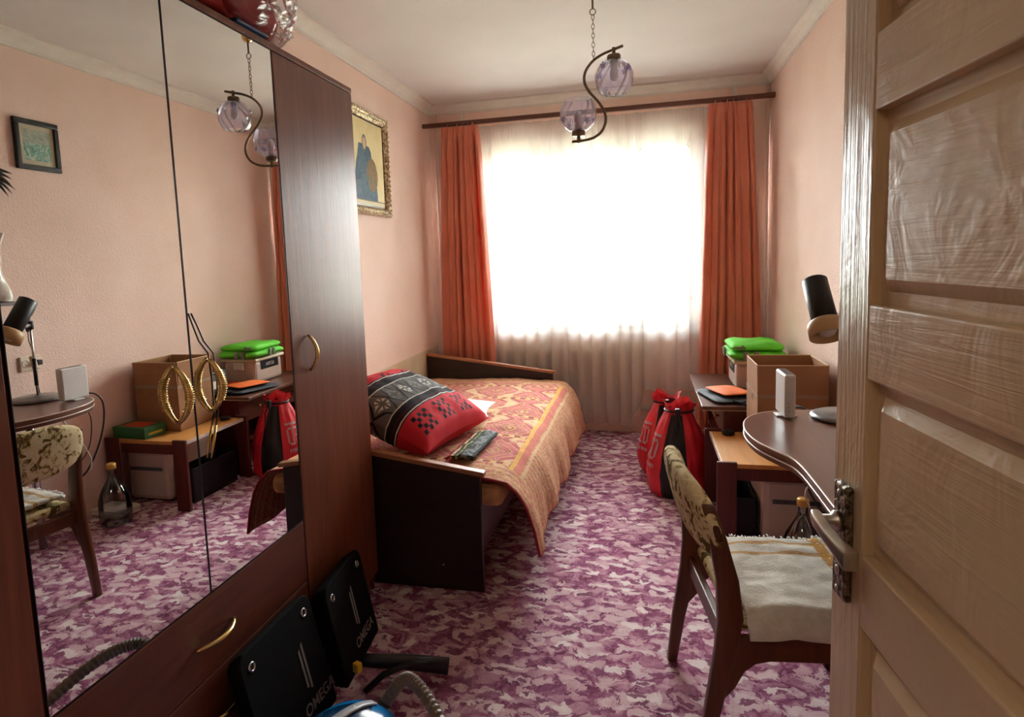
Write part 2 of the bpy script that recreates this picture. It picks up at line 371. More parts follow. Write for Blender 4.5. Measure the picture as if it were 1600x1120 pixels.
# ------------------------------------------------------------------ mesh helpers
class MB:
    def __init__(s): s.v, s.f, s.uv = [], [], {}
    def add(s, vs, fs, uvs=None):
        o = len(s.v); s.v += [tuple(q) for q in vs]
        for i, f in enumerate(fs):
            if uvs: s.uv[len(s.f)] = uvs[i]
            s.f.append(tuple(q + o for q in f))
        return s
    def box(s, lo, hi, mat=None):
        x0, y0, z0 = lo; x1, y1, z1 = hi
        vs = [(x0, y0, z0), (x1, y0, z0), (x1, y1, z0), (x0, y1, z0), (x0, y0, z1), (x1, y0, z1), (x1, y1, z1), (x0, y1, z1)]
        if mat: vs = [tuple(mat @ Vector(q)) for q in vs]
        return s.add(vs, [(0, 3, 2, 1), (4, 5, 6, 7), (0, 1, 5, 4), (1, 2, 6, 5), (2, 3, 7, 6), (3, 0, 4, 7)])
    def frustum(s, lo, hi, top, mat=None):
        """box whose +face (local z) is inset"""
        x0, y0, z0 = lo; x1, y1, z1 = hi; t = top
        vs = [(x0, y0, z0), (x1, y0, z0), (x1, y1, z0), (x0, y1, z0), (x0 + t, y0 + t, z1), (x1 - t, y0 + t, z1), (x1 - t, y1 - t, z1), (x0 + t, y1 - t, z1)]
        if mat: vs = [tuple(mat @ Vector(q)) for q in vs]
        return s.add(vs, [(0, 3, 2, 1), (4, 5, 6, 7), (0, 1, 5, 4), (1, 2, 6, 5), (2, 3, 7, 6), (3, 0, 4, 7)])
    def prism(s, poly, z0, z1, mat=None):
        n = len(poly)
        vs = [(x, y, z0) for x, y in poly] + [(x, y, z1) for x, y in poly]
        if mat: vs = [tuple(mat @ Vector(q)) for q in vs]
        fs = [tuple(range(n - 1, -1, -1)), tuple(range(n, 2 * n))] + [(i, (i + 1) % n, n + (i + 1) % n, n + i) for i in range(n)]
        return s.add(vs, fs)
    def tube(s, pts, r, n=10, closed=False, cap=True):
        pts = [Vector(p) for p in pts]; m = len(pts)
        rs = r if isinstance(r, (list, tuple)) else [r] * m
        vs = []; up = None
        for i, p in enumerate(pts):
            a = pts[(i - 1) % m] if (closed or i > 0) else p
            b = pts[(i + 1) % m] if (closed or i < m - 1) else p
            t = (b - a).normalized()
            if up is None:
                up = Vector((0, 0, 1)) if abs(t.z) < .9 else Vector((1, 0, 0))
            x = t.cross(up)
            if x.length < 1e-6: x = t.cross(Vector((0, 1, 0)))
            x.normalize(); y = x.cross(t).normalized(); up = y
            for k in range(n):
                an = 2 * pi * k / n
                vs.append(tuple(p + (x * cos(an) + y * sin(an)) * rs[i]))
        fs = []
        rng = m if closed else m - 1
        for i in range(rng):
            for k in range(n):
                a = i * n + k; b = i * n + (k + 1) % n; c = ((i + 1) % m) * n + (k + 1) % n; d = ((i + 1) % m) * n + k
                fs.append((a, b, c, d))
        if cap and not closed:
            fs.append(tuple(range(n - 1, -1, -1))); fs.append(tuple((m - 1) * n + k for k in range(n)))
        return s.add(vs, fs)
    def lathe(s, prof, n=24, mat=None, rfun=None, cap=True):
        vs = []
        for r, z in prof:
            for k in range(n):
                a = 2 * pi * k / n; rr = r * (rfun(a, z) if rfun else 1)
                vs.append((rr * cos(a), rr * sin(a), z))
        if mat: vs = [tuple(mat @ Vector(q)) for q in vs]
        fs = []
        m = len(prof)
        for i in range(m - 1):
            for k in range(n):
                fs.append((i * n + k, i * n + (k + 1) % n, (i + 1) * n + (k + 1) % n, (i + 1) * n + k))
        if cap:
            if prof[0][0] > 1e-6: fs.append(tuple(range(n - 1, -1, -1)))
            if prof[-1][0] > 1e-6: fs.append(tuple((m - 1) * n + k for k in range(n)))
        return s.add(vs, fs)
    def grid(s, fn, nu, nv, uvf=None, closed_u=False, keep=None):
        """fn(i/nu, j/nv) -> point; uvf gives (u, v)"""
        cu = nu if closed_u else nu + 1
        vs = [fn(i / nu, j / nv) for j in range(nv + 1) for i in range(cu)]
        fs, us = [], []
        for j in range(nv):
            for i in range(nu):
                if keep and not keep((i + .5) / nu, (j + .5) / nv): continue
                i2 = (i + 1) % cu if closed_u else i + 1
                fs.append((j * cu + i, j * cu + i2, (j + 1) * cu + i2, (j + 1) * cu + i))
                q = [(i / nu, j / nv), ((i + 1) / nu, j / nv), ((i + 1) / nu, (j + 1) / nv), (i / nu, (j + 1) / nv)]
                us.append([uvf(*t) if uvf else t for t in q])
        return s.add(vs, fs, us)
    def build(s, name, mat, parent=None, smooth=False, bev=0, sub=0, solid=0, world=False, loc=None):
        off = Vector((0, 0, 0))
        if parent is not None and world: off = top(parent).location.copy()
        if parent is None:
            if loc is not None: off = Vector(loc)
            else:
                xs = [q[0] for q in s.v]; ys = [q[1] for q in s.v]; zs = [q[2] for q in s.v]
                off = Vector(((min(xs) + max(xs)) / 2, (min(ys) + max(ys)) / 2, min(zs)))
        me = bpy.data.meshes.new(name)
        used = sorted({i for f in s.f for i in f}); rm = {o: i for i, o in enumerate(used)}
        me.from_pydata([tuple(Vector(s.v[i]) - off) for i in used], [], [tuple(rm[i] for i in f) for f in s.f])
        if s.uv:
            l = me.uv_layers.new(name='UVMap')
            for p in me.polygons:
                if p.index in s.uv:
                    for k, li in enumerate(p.loop_indices): l.data[li].uv = s.uv[p.index][k]
        bm = bmesh.new(); bm.from_mesh(me); bmesh.ops.recalc_face_normals(bm, faces=bm.faces[:]); bm.to_mesh(me); bm.free()
        if smooth:
            for p in me.polygons: p.use_smooth = True
        me.materials.append(MT[mat])
        o = bpy.data.objects.new(name, me); col.objects.link(o)
        if parent is not None: o.parent = parent
        else: o.location = off
        if solid:
            md = o.modifiers.new('thickness', 'SOLIDIFY'); md.thickness = solid; md.offset = 0
        if bev:
            md = o.modifiers.new('bevel', 'BEVEL'); md.width = bev; md.segments = 2; md.limit_method = 'ANGLE'; md.angle_limit = radians(40)
        if sub:
            md = o.modifiers.new('subdivision', 'SUBSURF'); md.levels = sub; md.render_levels = sub
        return o
def top(o):
    while o.parent: o = o.parent
    return o
def tag(o, label, cat, group=None, kind=None):
    o['label'] = label; o['category'] = cat
    if group: o['group'] = group
    if kind: o['kind'] = kind
    return o
def thing(name, label, cat, loc=(0, 0, 0), rotz=0, group=None):
    o = bpy.data.objects.new(name, None); o.empty_display_size = .05; col.objects.link(o)
    o.location = loc; o.rotation_euler = (0, 0, rotz)
    return tag(o, label, cat, group)
def struct(o, label, cat):
    tag(o, label, cat); o['kind'] = 'structure'; return o
def copy_part(o, parent, loc=None, rot=None, scale=None):
    c = o.copy(); col.objects.link(c); c.parent = parent
    if loc is not None: c.location = loc
    if rot is not None: c.rotation_euler = rot
    if scale is not None: c.scale = scale
    return c
def text_mesh(txt, size, name, mat, parent, matrix, extrude=.0006, bold=0):
    cu = bpy.data.curves.new('lettering', 'FONT'); cu.body = txt; cu.size = size; cu.align_x = 'CENTER'; cu.align_y = 'CENTER'
    cu.extrude = extrude; cu.offset = bold
    t = bpy.data.objects.new('lettering', cu); col.objects.link(t)
    bpy.context.view_layer.update()
    me = bpy.data.meshes.new_from_object(t.evaluated_get(bpy.context.evaluated_depsgraph_get()))
    bpy.data.objects.remove(t); bpy.data.curves.remove(cu)
    me.materials.clear(); me.materials.append(MT[mat]); me.transform(matrix); me.name = name
    o = bpy.data.objects.new(name, me); col.objects.link(o); o.parent = parent
    return o
def fbm(x, y, z=0): return mnoise.noise(Vector((x, y, z)))
def arc(a0, a1, n): return [a0 + (a1 - a0) * i / n for i in range(n + 1)]

# ------------------------------------------------------------------ room shell
XL, XR, YF, YB, ZC = -1.60, .865, 4.80, .13, 2.53
WX0, WX1, WZ0, WZ1 = -1.20, .38, .79, 2.22
def shell():
    struct(MB().box((XL, YB - .13, -.1), (XR, YF, 0)).build('floor', 'carpet', loc=(0, 0, -.1)), 'plum and pale pink leaf patterned carpet', 'floor')
    struct(MB().box((XL - .1, YB - .1, ZC), (XR + .1, YF + .1, ZC + .1)).build('ceiling', 'ceil'), 'off-white painted ceiling of the bedroom', 'ceiling')
    struct(MB().box((XL - .1, YB - .1, -.1), (XL, YF + .3, ZC)).build('wall_left', 'wall'), 'peach textured wall behind wardrobe and bed', 'wall')
    struct(MB().box((XR, YB - .1, -.1), (XR + .1, YF + .3, ZC)).build('wall_right', 'wall'), 'peach textured wall behind the desk', 'wall')
    wf = MB()
    y0, y1 = YF, YF + .30
    wf.box((XL, y0, -.1), (WX0, y1, ZC)).box((WX1, y0, -.1), (XR, y1, ZC)).box((WX0, y0, -.1), (WX1, y1, WZ0)).box((WX0, y0, WZ1), (WX1, y1, ZC))
    struct(wf.build('wall_window', 'wall'), 'peach wall around the curtained window', 'wall')
    # wall with the doorway the picture was taken from
    dx0, dx1, dz = -.52, .36, 2.06
    wd = MB(); y0, y1 = YB - .12, YB
    wd.box((XL, y0, -.1), (dx0, y1, ZC)).box((dx1, y0, -.1), (XR, y1, ZC)).box((dx0, y0, dz), (dx1, y1, ZC))
    struct(wd.build('wall_doorway', 'wall'), 'peach wall with the open doorway', 'wall')
    # hall behind the camera
    hb = MB(); hy0, hy1 = -1.7, YB - .12
    struct(MB().box((XL, hy0, -.1), (XR, YB - .13, 0)).build('floor_hall', 'red_wood'), 'dark wooden hall floor outside the doorway', 'floor')
    struct(MB().box((XL - .1, hy0 - .1, ZC), (XR + .1, hy1, ZC + .1)).build('ceiling_hall', 'ceil'), 'off-white hall ceiling outside the doorway', 'ceiling')
    struct(MB().box((XL - .1, hy0, -.1), (XL, hy1, ZC)).build('wall_hall_left', 'hall_wall'), 'beige hall wall to the left of the doorway', 'wall')
    struct(MB().box((XR, hy0, -.1), (XR + .1, hy1, ZC)).build('wall_hall_right', 'hall_wall'), 'beige hall wall to the right of the doorway', 'wall')
    struct(MB().box((XL - .1, hy0 - .1, -.1), (XR + .1, hy0, ZC)).build('wall_hall_end', 'hall_wall'), 'beige hall wall facing the doorway', 'wall')
    # cornice: stepped moulding on four sides
    prof = [(0, 0), (.062, 0), (.062, -.012), (.05, -.018), (.03, -.034), (.018, -.052), (.012, -.058), (.012, -.072), (0, -.072)]
    def run(name, a, b, inward, label):
        mb = MB(); n = len(prof)
        d = (Vector(b) - Vector(a)).normalized(); inn = Vector(inward)
        vs = []
        for e, p in ((1, Vector(a)), (-1, Vector(b))):
            for o_, z_ in prof:
                vs.append(tuple(p + inn * (o_ + .0005) + d * e * o_ + Vector((0, 0, z_ - .0005))))
        fs = [tuple(range(n)), tuple(range(2 * n - 1, n - 1, -1))] + [(i, (i + 1) % n, n + (i + 1) % n, n + i) for i in range(n)]
        mb.add(vs, fs)
        struct(mb.build(name, 'cornice'), label, 'cornice')
    run('trim_1', (XL, YB, ZC), (XL, YF, ZC), (1, 0, 0), 'white ceiling cornice above wardrobe and bed')
    run('trim_2', (XR, YB, ZC), (XR, YF, ZC), (-1, 0, 0), 'white ceiling cornice above the desk wall')
    run('trim_3', (XL, YF, ZC), (XR, YF, ZC), (0, -1, 0), 'white ceiling cornice above the window')
    run('trim_4', (XL, YB, ZC), (XR, YB, ZC), (0, 1, 0), 'white ceiling cornice above the doorway')
    # beige board along the wall beside the bed
    struct(MB().box((XL + .0005, 2.32, .02), (XL + .012, 4.75, .67)).build('trim_5', 'wainscot'), 'beige wall board beside the bed', 'wall board')
    # window
    wn = MB().box((WX0 - .06, YF - .035, WZ0 - .035), (WX1 + .06, YF + .2, WZ0)).build('window_1', 'window_wood', bev=.004, loc=(0, 0, 0))
    struct(wn, 'wide white window with three panes behind the voile', 'window'); wn.location = (0, 0, 0)
    fy0, fy1 = YF + .13, YF + .20
    def member(lo, hi): MB().box(lo, hi).build('window_frame', 'window_wood', wn, bev=.004)
    member((WX0, fy0, WZ0), (WX0 + .05, fy1, WZ1)); member((WX1 - .05, fy0, WZ0), (WX1, fy1, WZ1))
    member((WX0 + .05, fy0, WZ1 - .06), (WX1 - .05, fy1, WZ1)); member((WX0 + .05, fy0, WZ0), (WX1 - .05, fy1, WZ0 + .055))
    mull = (-.64, -.08)
    for x in mull: member((x - .035, fy0, WZ0 + .055), (x + .035, fy1, WZ1 - .06))
    xs = [WX0 + .05, mull[0] - .035, mull[0] + .035, mull[1] - .035, mull[1] + .035, WX1 - .05]
    for i in range(3):
        a, b = xs[2 * i] + .001, xs[2 * i + 1] - .001; z0, z1 = WZ0 + .056, WZ1 - .061; t = .042
        for lo, hi in (((a, fy0 - .01, z0), (a + t, fy1 - .02, z1)), ((b - t, fy0 - .01, z0), (b, fy1 - .02, z1)), ((a + t, fy0 - .01, z0), (b - t, fy1 - .02, z0 + t)), ((a + t, fy0 - .01, z1 - t), (b - t, fy1 - .02, z1))):
            MB().box(lo, hi).build('sash_bar', 'window_wood', wn)
        MB().box((a + t, fy0 + .012, z0 + t), (b - t, fy0 + .016, z1 - t)).build('window_pane', 'window_glass', wn)
shell()

def outdoors():
    g = MB().box((-30, YF + .6, -1.3), (30, 45, -1.2)).build('ground_outside', 'outdoor_ground'); struct(g, 'pale ground outside the window', 'ground')
    t = thing('bare_tree', 'bare leafless tree standing outside the window', 'tree', (.10, 9.0, -1.2))
    MB().tube([(0, 0, 0), (.03, 0, 1.2), (-.02, 0, 2.2), (.05, .02, 3.3)], [.14, .11, .08, .02], 8).build('trunk', 'bark', t, True)
    random.seed(9)
    for i in range(14):
        z = 1.5 + i * .13; a = random.uniform(0, 2 * pi); L = random.uniform(.5, .95) * (1 - i * .03)
        p0 = Vector((0, 0, z)); p1 = p0 + Vector((cos(a) * L * .5, sin(a) * L * .5, L * .4)); p2 = p1 + Vector((cos(a + .4) * L * .4, sin(a + .4) * L * .4, L * .6))
        MB().tube([p0, p1, p2], [.035, .022, .006], 5).build('branch', 'bark', t, True)
    s = thing('green_conifer', 'small green conifer growing outside the window', 'tree', (-1.35, 11.5, -1.2))
    MB().tube([(0, 0, 0), (0, 0, 2.3)], [.06, .02], 6).build('trunk', 'bark', s, True)
    f = MB()
    for k in range(7):
        z = .4 + k * .32; f.lathe([(.62 - k * .08, z), (.40 - k * .05, z + .22), (.05, z + .5)], 11, Matrix.Rotation(k * .7, 4, 'Z'), lambda a, z: 1 + .16 * sin(a * 5))
    f.build('foliage', 'leaf_green', s)
    h = thing('distant_house', 'pale house with a tiled roof seen through the window', 'house', (3.2, 24, -1.2))
    MB().box((-3.0, -2, 0), (3.0, 2, 3.0)).build('wall', 'house_wall', h)
    MB().prism([(-2.3, 0), (2.3, 0), (0, 1.3)], -3.2, 3.2, Matrix.Translation((0, 0, 3.0)) @ Matrix(((0, 0, 1, 0), (1, 0, 0, 0), (0, 1, 0, 0), (0, 0, 0, 1)))).build('roof', 'house_roof', h)
    for x in (-2, 0, 2):
        MB().box((x - .4, -2.03, 1.0), (x + .4, -2.0, 2.1)).build('window', 'window_glass', h)
outdoors()

def add_hall_fill():  # unseen fill lamp, added in the hall to brighten the open door
    t = thing('hall_fill_lamp', 'added round fill lamp in the unseen hall outside the doorway', 'lamp', (-.55, -.75, ZC))
    MB().lathe([(.10, -.001), (.10, -.02), (.09, -.022)], 32).build('base', 'nickel', t, True)
    m = Mat('fill_glass'); m.color((.9, .88, .84, 1)); m.b.inputs['Emission Color'].default_value = (1, .86, .68, 1); m.b.inputs['Emission Strength'].default_value = HALL_FILL; MT['opal'] = m.m
    MB().lathe([(.098, -.0225), (.125, -.04), (.13, -.065), (.11, -.10), (.06, -.122), (0, -.128)], 32).build('fill_shade', 'opal', t, True)
HALL_FILL = 5.5
add_hall_fill()

# ------------------------------------------------------------------ door in the foreground
def door():
    e0 = Vector((.26, .95, 0)); dv = Vector((-.096, 1, 0)).normalized()     # free edge of the visible face, direction hinge -> free edge
    wd = .79; th = .04
    hinge = e0 - dv * wd
    d = bpy.data.objects.new('door_1', None); col.objects.link(d); d.location = (hinge.x, hinge.y, .008)
    d.rotation_euler = (0, 0, atan2(dv.y, dv.x))                           # local x: hinge -> free edge, local -y: hidden side
    struct(d, 'beige gloss-painted panelled door standing open', 'door')
    # local frame: x along door, y to the left of x (visible side is +y), face at y=0, back at y=-th
    st = .092
    def S(lo, hi, name, mat='door'): return MB().box(lo, hi).build(name, mat, d, bev=.003)
    S((wd - st, -th, 0), (wd, 0, 2.02), 'stile', 'door_up'); S((0, -th, 0), (st, 0, 2.02), 'stile', 'door_up')
    zs = [.0, .29, .52, .61, .838, .934, 1.163, 1.256, 1.486, 1.575, 1.84, 2.02]
    rails = [(zs[0], zs[1]), (zs[2], zs[3]), (zs[4], zs[5]), (zs[6], zs[7]), (zs[8], zs[9]), (zs[10], zs[11])]
    for a, b in rails: S((st, -th, a), (wd - st, 0, b), 'rail')
    R = Matrix(((1, 0, 0, 0), (0, 0, 1, 0), (0, 1, 0, 0), (0, 0, 0, 1)))    # local (x, z, y) swap
    for a, b in ((zs[1], zs[2]), (zs[3], zs[4]), (zs[5], zs[6]), (zs[7], zs[8]), (zs[9], zs[10])):
        p = MB().box((st, -th + .012, a), (wd - st, -.0145, b)).build('panel', 'door', d)
        MB().frustum((st + .018, a + .016, -.0145), (wd - st - .018, b - .016, -.003), .016, R).build('raised_field', 'door', p, bev=.002)
    # long plate and lever
    pz0, pz1 = .856, 1.014; px0, px1 = wd - .069, wd - .029
    pt = MB().box((px0, 0.0002, pz0), (px1, .011, pz1)).build('handle_plate', 'cast_plate', d, bev=.003)
    cz = .962; cxp = (px0 + px1) / 2
    MB().lathe([(.014, 0), (.014, .006), (.0085, .010), (.0085, .030)], 16, Matrix.Translation((cxp, .011, cz)) @ Matrix.Rotation(-pi / 2, 4, 'X')).build('spindle', 'nickel', pt, True)
    lv = [(cxp + .006, .040, cz + .008), (cxp - .012, .042, cz + .005), (cxp - .05, .042, cz), (cxp - .085, .040, cz - .003), (cxp - .104, .036, cz - .008)]
    mb = MB()
    for i in range(len(lv) - 1): pass
    w2 = [.010, .014, .013, .014, .016]; h2 = [.011, .014, .013, .016, .022]
    vs = []
    for (x, y, z), a, b in zip(lv, w2, h2):
        vs += [(x, y - a * .6, z - b * .6), (x, y + a * .6, z - b * .6), (x, y + a * .6, z + b * .6), (x, y - a * .6, z + b * .6)]
    fs = [(0, 1, 2, 3), tuple(4 * 4 + k for k in (3, 2, 1, 0))]
    for i in range(4):
        for k in range(4): fs.append((4 * i + k, 4 * i + (k + 1) % 4, 4 * i + 4 + (k + 1) % 4, 4 * i + 4 + k))
    mb.add(vs, fs); mb.build('lever', 'nickel', pt, True, bev=.003, sub=1)
    for z in (pz0 + .012, pz1 - .012):
        MB().lathe([(.0045, 0), (.004, .002), (0, .003)], 10, Matrix.Translation((cxp, .011, z)) @ Matrix.Rotation(-pi / 2, 4, 'X')).build('screw', 'nickel', pt, True)
    MB().lathe([(.007, 0), (.0065, .002), (.003, .0022)], 12, Matrix.Translation((cxp, .011, .893)) @ Matrix.Rotation(-pi / 2, 4, 'X')).build('keyhole_rosette', 'nickel', pt, True)
    for z in (.3, 1.7):
        MB().tube([(-.004, .003, z), (-.004, .003, z + .09)], .006, 10).build('hinge', 'nickel', d, True)
    # jambs of the doorway
    j = MB().box((.361, YB - .13, 0), (.398, YB + .012, 2.06)); jo = j.build('trim_6', 'door_up', bev=.003); struct(jo, 'painted door jamb on the hinge side', 'door jamb')
door()

# ------------------------------------------------------------------ wardrobe
XM = -1.07
def bow(mb, y, z0, z1, out=.032, r=.005, horiz=False, x=XM):
    pts = []; rs = []
    for i in range(13):
        t = i / 12; o = out * sin(pi * t) ** .75
        q = (x + .003 + o, y + (z1 - z0) * (t - .5) + 0, z0) if horiz else (x + .003 + o, y, z0 + (z1 - z0) * t)
        pts.append(q); rs.append(r * (.75 + .45 * sin(pi * t)))
    mb.tube(pts, rs, 10)
    return mb
def wardrobe():
    y0, y1, zt = .30, 2.296, 2.003
    xb = XL + .006
    t = thing('wardrobe', 'tall brown wooden wardrobe with two mirrored doors', 'wardrobe', ((xb + XM) / 2, (y0 + y1) / 2, 0))
    def P(lo, hi, name, mat='wardrobe_wood', par=t, bev=.002): return MB().box(lo, hi).build(name, mat, par, bev=bev, world=True)
    xf = XM - .019
    for y in (y0, .845 - .009, 1.757 - .009 + .0, y1 - .018): P((xb, y, .0), (xf - .001, y + .018, zt - .02), 'side_panel')
    P((xb, y0, zt - .0195), (XM + .001, y1, zt), 'top_panel')
    P((xb, y0 + .019, .05), (xf - .001, .835, .068), 'shelf'); P((xb, .856, .05), (xf - .001, 1.747, .068), 'shelf'); P((xb, 1.768, .05), (xf - .001, y1 - .019, .068), 'shelf')
    P((xb, y0 + .019, .07), (xb + .004, .835, zt - .02), 'back_board'); P((xb, .856, .07), (xb + .004, 1.747, zt - .02), 'back_board'); P((xb, 1.768, .07), (xb + .004, y1 - .019, zt - .02), 'back_board')
    P((xf - .03, y0 + .019, .0), (xf - .012, .835, .049), 'plinth'); P((xf - .03, .856, .0), (xf - .012, 1.747, .049), 'plinth'); P((xf - .03, 1.768, .0), (xf - .012, y1 - .019, .049), 'plinth')
    # mirrored doors
    for (a, b, hy, free) in ((.848, 1.3010, 1.242, 'b'), (1.3030, 1.754, 1.362, 'a')):
        d = P((xf, a, .522), (XM - .0045, b, zt - .022), 'mirror_door')
        e = .002
        MB().box((XM - .0044, a + e, .522 + e), (XM, b - e, zt - .022 - e)).build('mirror_pane', 'mirror', d, world=True)
        s = MB()
        s.box((XM - .0044, a, .522), (XM + .0006, a + e, zt - .022)).box((XM - .0044, b - e, .522), (XM + .0006, b, zt - .022)).box((XM - .0044, a + e, .522), (XM + .0006, b - e, .522 + e)).box((XM - .0044, a + e, zt - .022 - e), (XM + .0006, b - e, zt - .022))
        s.build('edge_profile', 'black_plastic', d, world=True)
        h = bow(MB(), hy, .978, 1.112, .034, .0075); h.build('handle', 'brass', d, True, world=True)
        r = MB()
        for k in range(14):
            tt = .22 + .56 * k / 13; o = .034 * sin(pi * tt) ** .75
            r.tube([(XM + .003 + o + .0105 * cos(an), hy + .0105 * sin(an), .978 + .134 * tt) for an in [2 * pi * q / 8 for q in range(8)]], .0012, 4, closed=True)
        ro = r.build('handle_ribs', 'brass', d, True, world=True)
    # plain doors on either side
    for (a, b, hy) in ((1.760, 2.2945, 1.855), (.302, .842, .78)):
        d = P((xf, a, .075), (XM, b, zt - .022), 'door')
        bow(MB(), hy, .995, 1.112, .03, .0055).build('handle', 'brass', d, True, world=True)
    # two wide drawers under the mirrors
    for (za, zb, hz) in ((.318, .518, .412), (.075, .314, .212)):
        d = P((xf, .848, za), (XM, 1.754, zb), 'drawer', 'drawer_wood')
        bow(MB(), 1.30, hz, hz + .15, .03, .006, horiz=True).build('handle', 'brass', d, True, world=True)
    # thin cord with a brass end hanging from the right mirror handle
    c = thing('hanging_cord', 'thin dark cord with brass tip hung on mirror handle', 'cord', (XM + .02, 1.345, .86))
    pts = [(XM + .004, 1.312, 1.232), (XM + .006, 1.325, 1.205), (XM + .007, 1.345, 1.16), (XM + .008, 1.376, 1.125), (XM + .008, 1.382, 1.06), (XM + .006, 1.378, .97), (XM + .006, 1.366, .94)]
    MB().tube(pts, .0022, 6).build('cord', 'cord_brown', c, True, world=True)
    MB().tube([(XM + .006, 1.366, .94), (XM + .007, 1.352, .905), (XM + .006, 1.338, .862)], [.0028, .004, .0022], 8).build('brass_tip', 'brass', c, True, world=True)
wardrobe()

def blanket_bag():
    o = (-1.25, 1.615, 2.004)
    t = thing('bagged_blanket', 'red blanket in clear plastic bag on top of the wardrobe', 'blanket', o)
    def body(ax, ay, az, nz, ph):
        def f(u, v):
            a = 2 * pi * u; b = pi * (v - .5)
            cx_ = cos(b) ** .6 if cos(b) > 0 else 0
            x = ax * cx_ * math.copysign(abs(cos(a)) ** .7, cos(a)); y = ay * cx_ * math.copysign(abs(sin(a)) ** .7, sin(a)); z = az * (1 + math.copysign(abs(sin(b)) ** .8, sin(b)))
            n = nz * fbm(x * 7 + ph, y * 7, z * 9)
            n += .4 * nz * fbm(x * 20 + ph, y * 20, z * 22)
            return (x * (1 + n * 3), y * (1 + n * 2), max(.001, z + n * 1.2))
        return f
    def film(ax, ay, az):
        g = body(ax, ay, az, .03, 8)
        def f(u, v):
            x, y, z = g(u, v)
            p = Vector((x * 9 + y * 5, y * 8 - x * 4, z * 13))
            r = 1 - abs(mnoise.noise(p)) * 2; r2 = 1 - abs(mnoise.noise(p * 2.3 + Vector((4, 1, 2)))) * 2
            k = .035 * max(0, r) ** 3 + .02 * max(0, r2) ** 3
            return (x * (1 + k * 2.2), y * (1 + k * 1.6), max(.001, z * (1 + k * 1.5)))
        return f
    MB().grid(body(.185, .31, .098, .035, 3), 60, 30, closed_u=True).build('folded_blanket', 'red_blanket', t, True)
    MB().grid(film(.215, .365, .118), 150, 70, closed_u=True).build('plastic_bag', 'clear_film', t, False)
    MB().box((.15, -.03, .002), (.190, .12, .012)).build('blue_band', 'blue_strip', t, bev=.004)
blanket_bag()

# ------------------------------------------------------------------ pictures
def icon():
    x = XL; ya, yb, za, zb = 3.30, 3.885, 1.63, 2.245
    t = thing('framed_icon', 'gilt-framed religious print with gold ground on the peach wall', 'picture', (x, (ya + yb) / 2, za))
    fw = .052
    def bar(p, q, m0, m1):
        # mitred bar between outer corners p->q
        mb = MB(); d = (Vector(q) - Vector(p)).normalized(); n = Vector((0, -d.z, d.y)) if True else None
        prof = [(0, .002), (0, .020), (.012, .03), (.026, .022), (.034, .028), (fw, .012), (fw, .002)]
        vs = []
        for e, pt in ((1, Vector(p)), (-1, Vector(q))):
            for o_, h in prof: vs.append(tuple(pt + d * e * o_ + n * o_ + Vector((h, 0, 0))))
        k = len(prof)
        mb.add(vs, [tuple(range(k)), tuple(range(2 * k - 1, k - 1, -1))] + [(i, (i + 1) % k, k + (i + 1) % k, k + i) for i in range(k)])
        f = mb.build('frame_bar', 'gilt', t, world=True)
        L = (Vector(q) - Vector(p)).length; nb = int(L / .03); bd = MB()
        for i in range(nb):
            c = Vector(p) + d * (L * (i + .5) / nb) + n * .012 + Vector((.03, 0, 0))
            bd.lathe([(0, -.007), (.008, -.004), (.010, 0), (.008, .004), (0, .007)], 6, Matrix.Translation(c) @ d.to_track_quat('Z', 'Y').to_matrix().to_4x4())
        bd.build('beading', 'gilt_bead', f, True, world=True)
    bar((x, ya, za), (x, yb, za), 0, 0); bar((x, yb, za), (x, yb, zb), 0, 0); bar((x, yb, zb), (x, ya, zb), 0, 0); bar((x, ya, zb), (x, ya, za), 0, 0)
    MB().box((x + .002, ya + fw, za + fw), (x + .006, yb - fw, zb - fw)).build('backing', 'frame_black', t, world=True)
    g = .008
    MB().grid(lambda u, v: (x + .0075, ya + fw + g + (yb - ya - 2 * fw - 2 * g) * u, za + fw + g + (zb - za - 2 * fw - 2 * g) * v), 1, 1).build('print', 'icon_print', t, world=True)
icon()
def small_picture():
    x = XR; ya, yb, za, zb = 2.545, 2.79, 1.872, 2.123
    t = thing('framed_picture', 'small black-framed green landscape hung on the desk wall', 'picture', (x, (ya + yb) / 2, za))
    fw = .026
    for lo, hi in (((ya, za), (yb, za + fw)), ((ya, zb - fw), (yb, zb)), ((ya, za + fw), (ya + fw, zb - fw)), ((yb - fw, za + fw), (yb, zb - fw))):
        MB().box((x - .022, lo[0], lo[1]), (x - .0015, hi[0], hi[1])).build('frame_bar', 'frame_black', t, bev=.004, world=True)
    MB().box((x - .010, ya + fw, za + fw), (x - .004, yb - fw, zb - fw)).build('mount', 'mat_board', t, world=True)
    g = .022
    MB().grid(lambda u, v: (x - .0105, yb - fw - g - (yb - ya - 2 * fw - 2 * g) * u, za + fw + g + (zb - za - 2 * fw - 2 * g) * v), 1, 1).build('print', 'landscape_print', t, world=True)
small_picture()

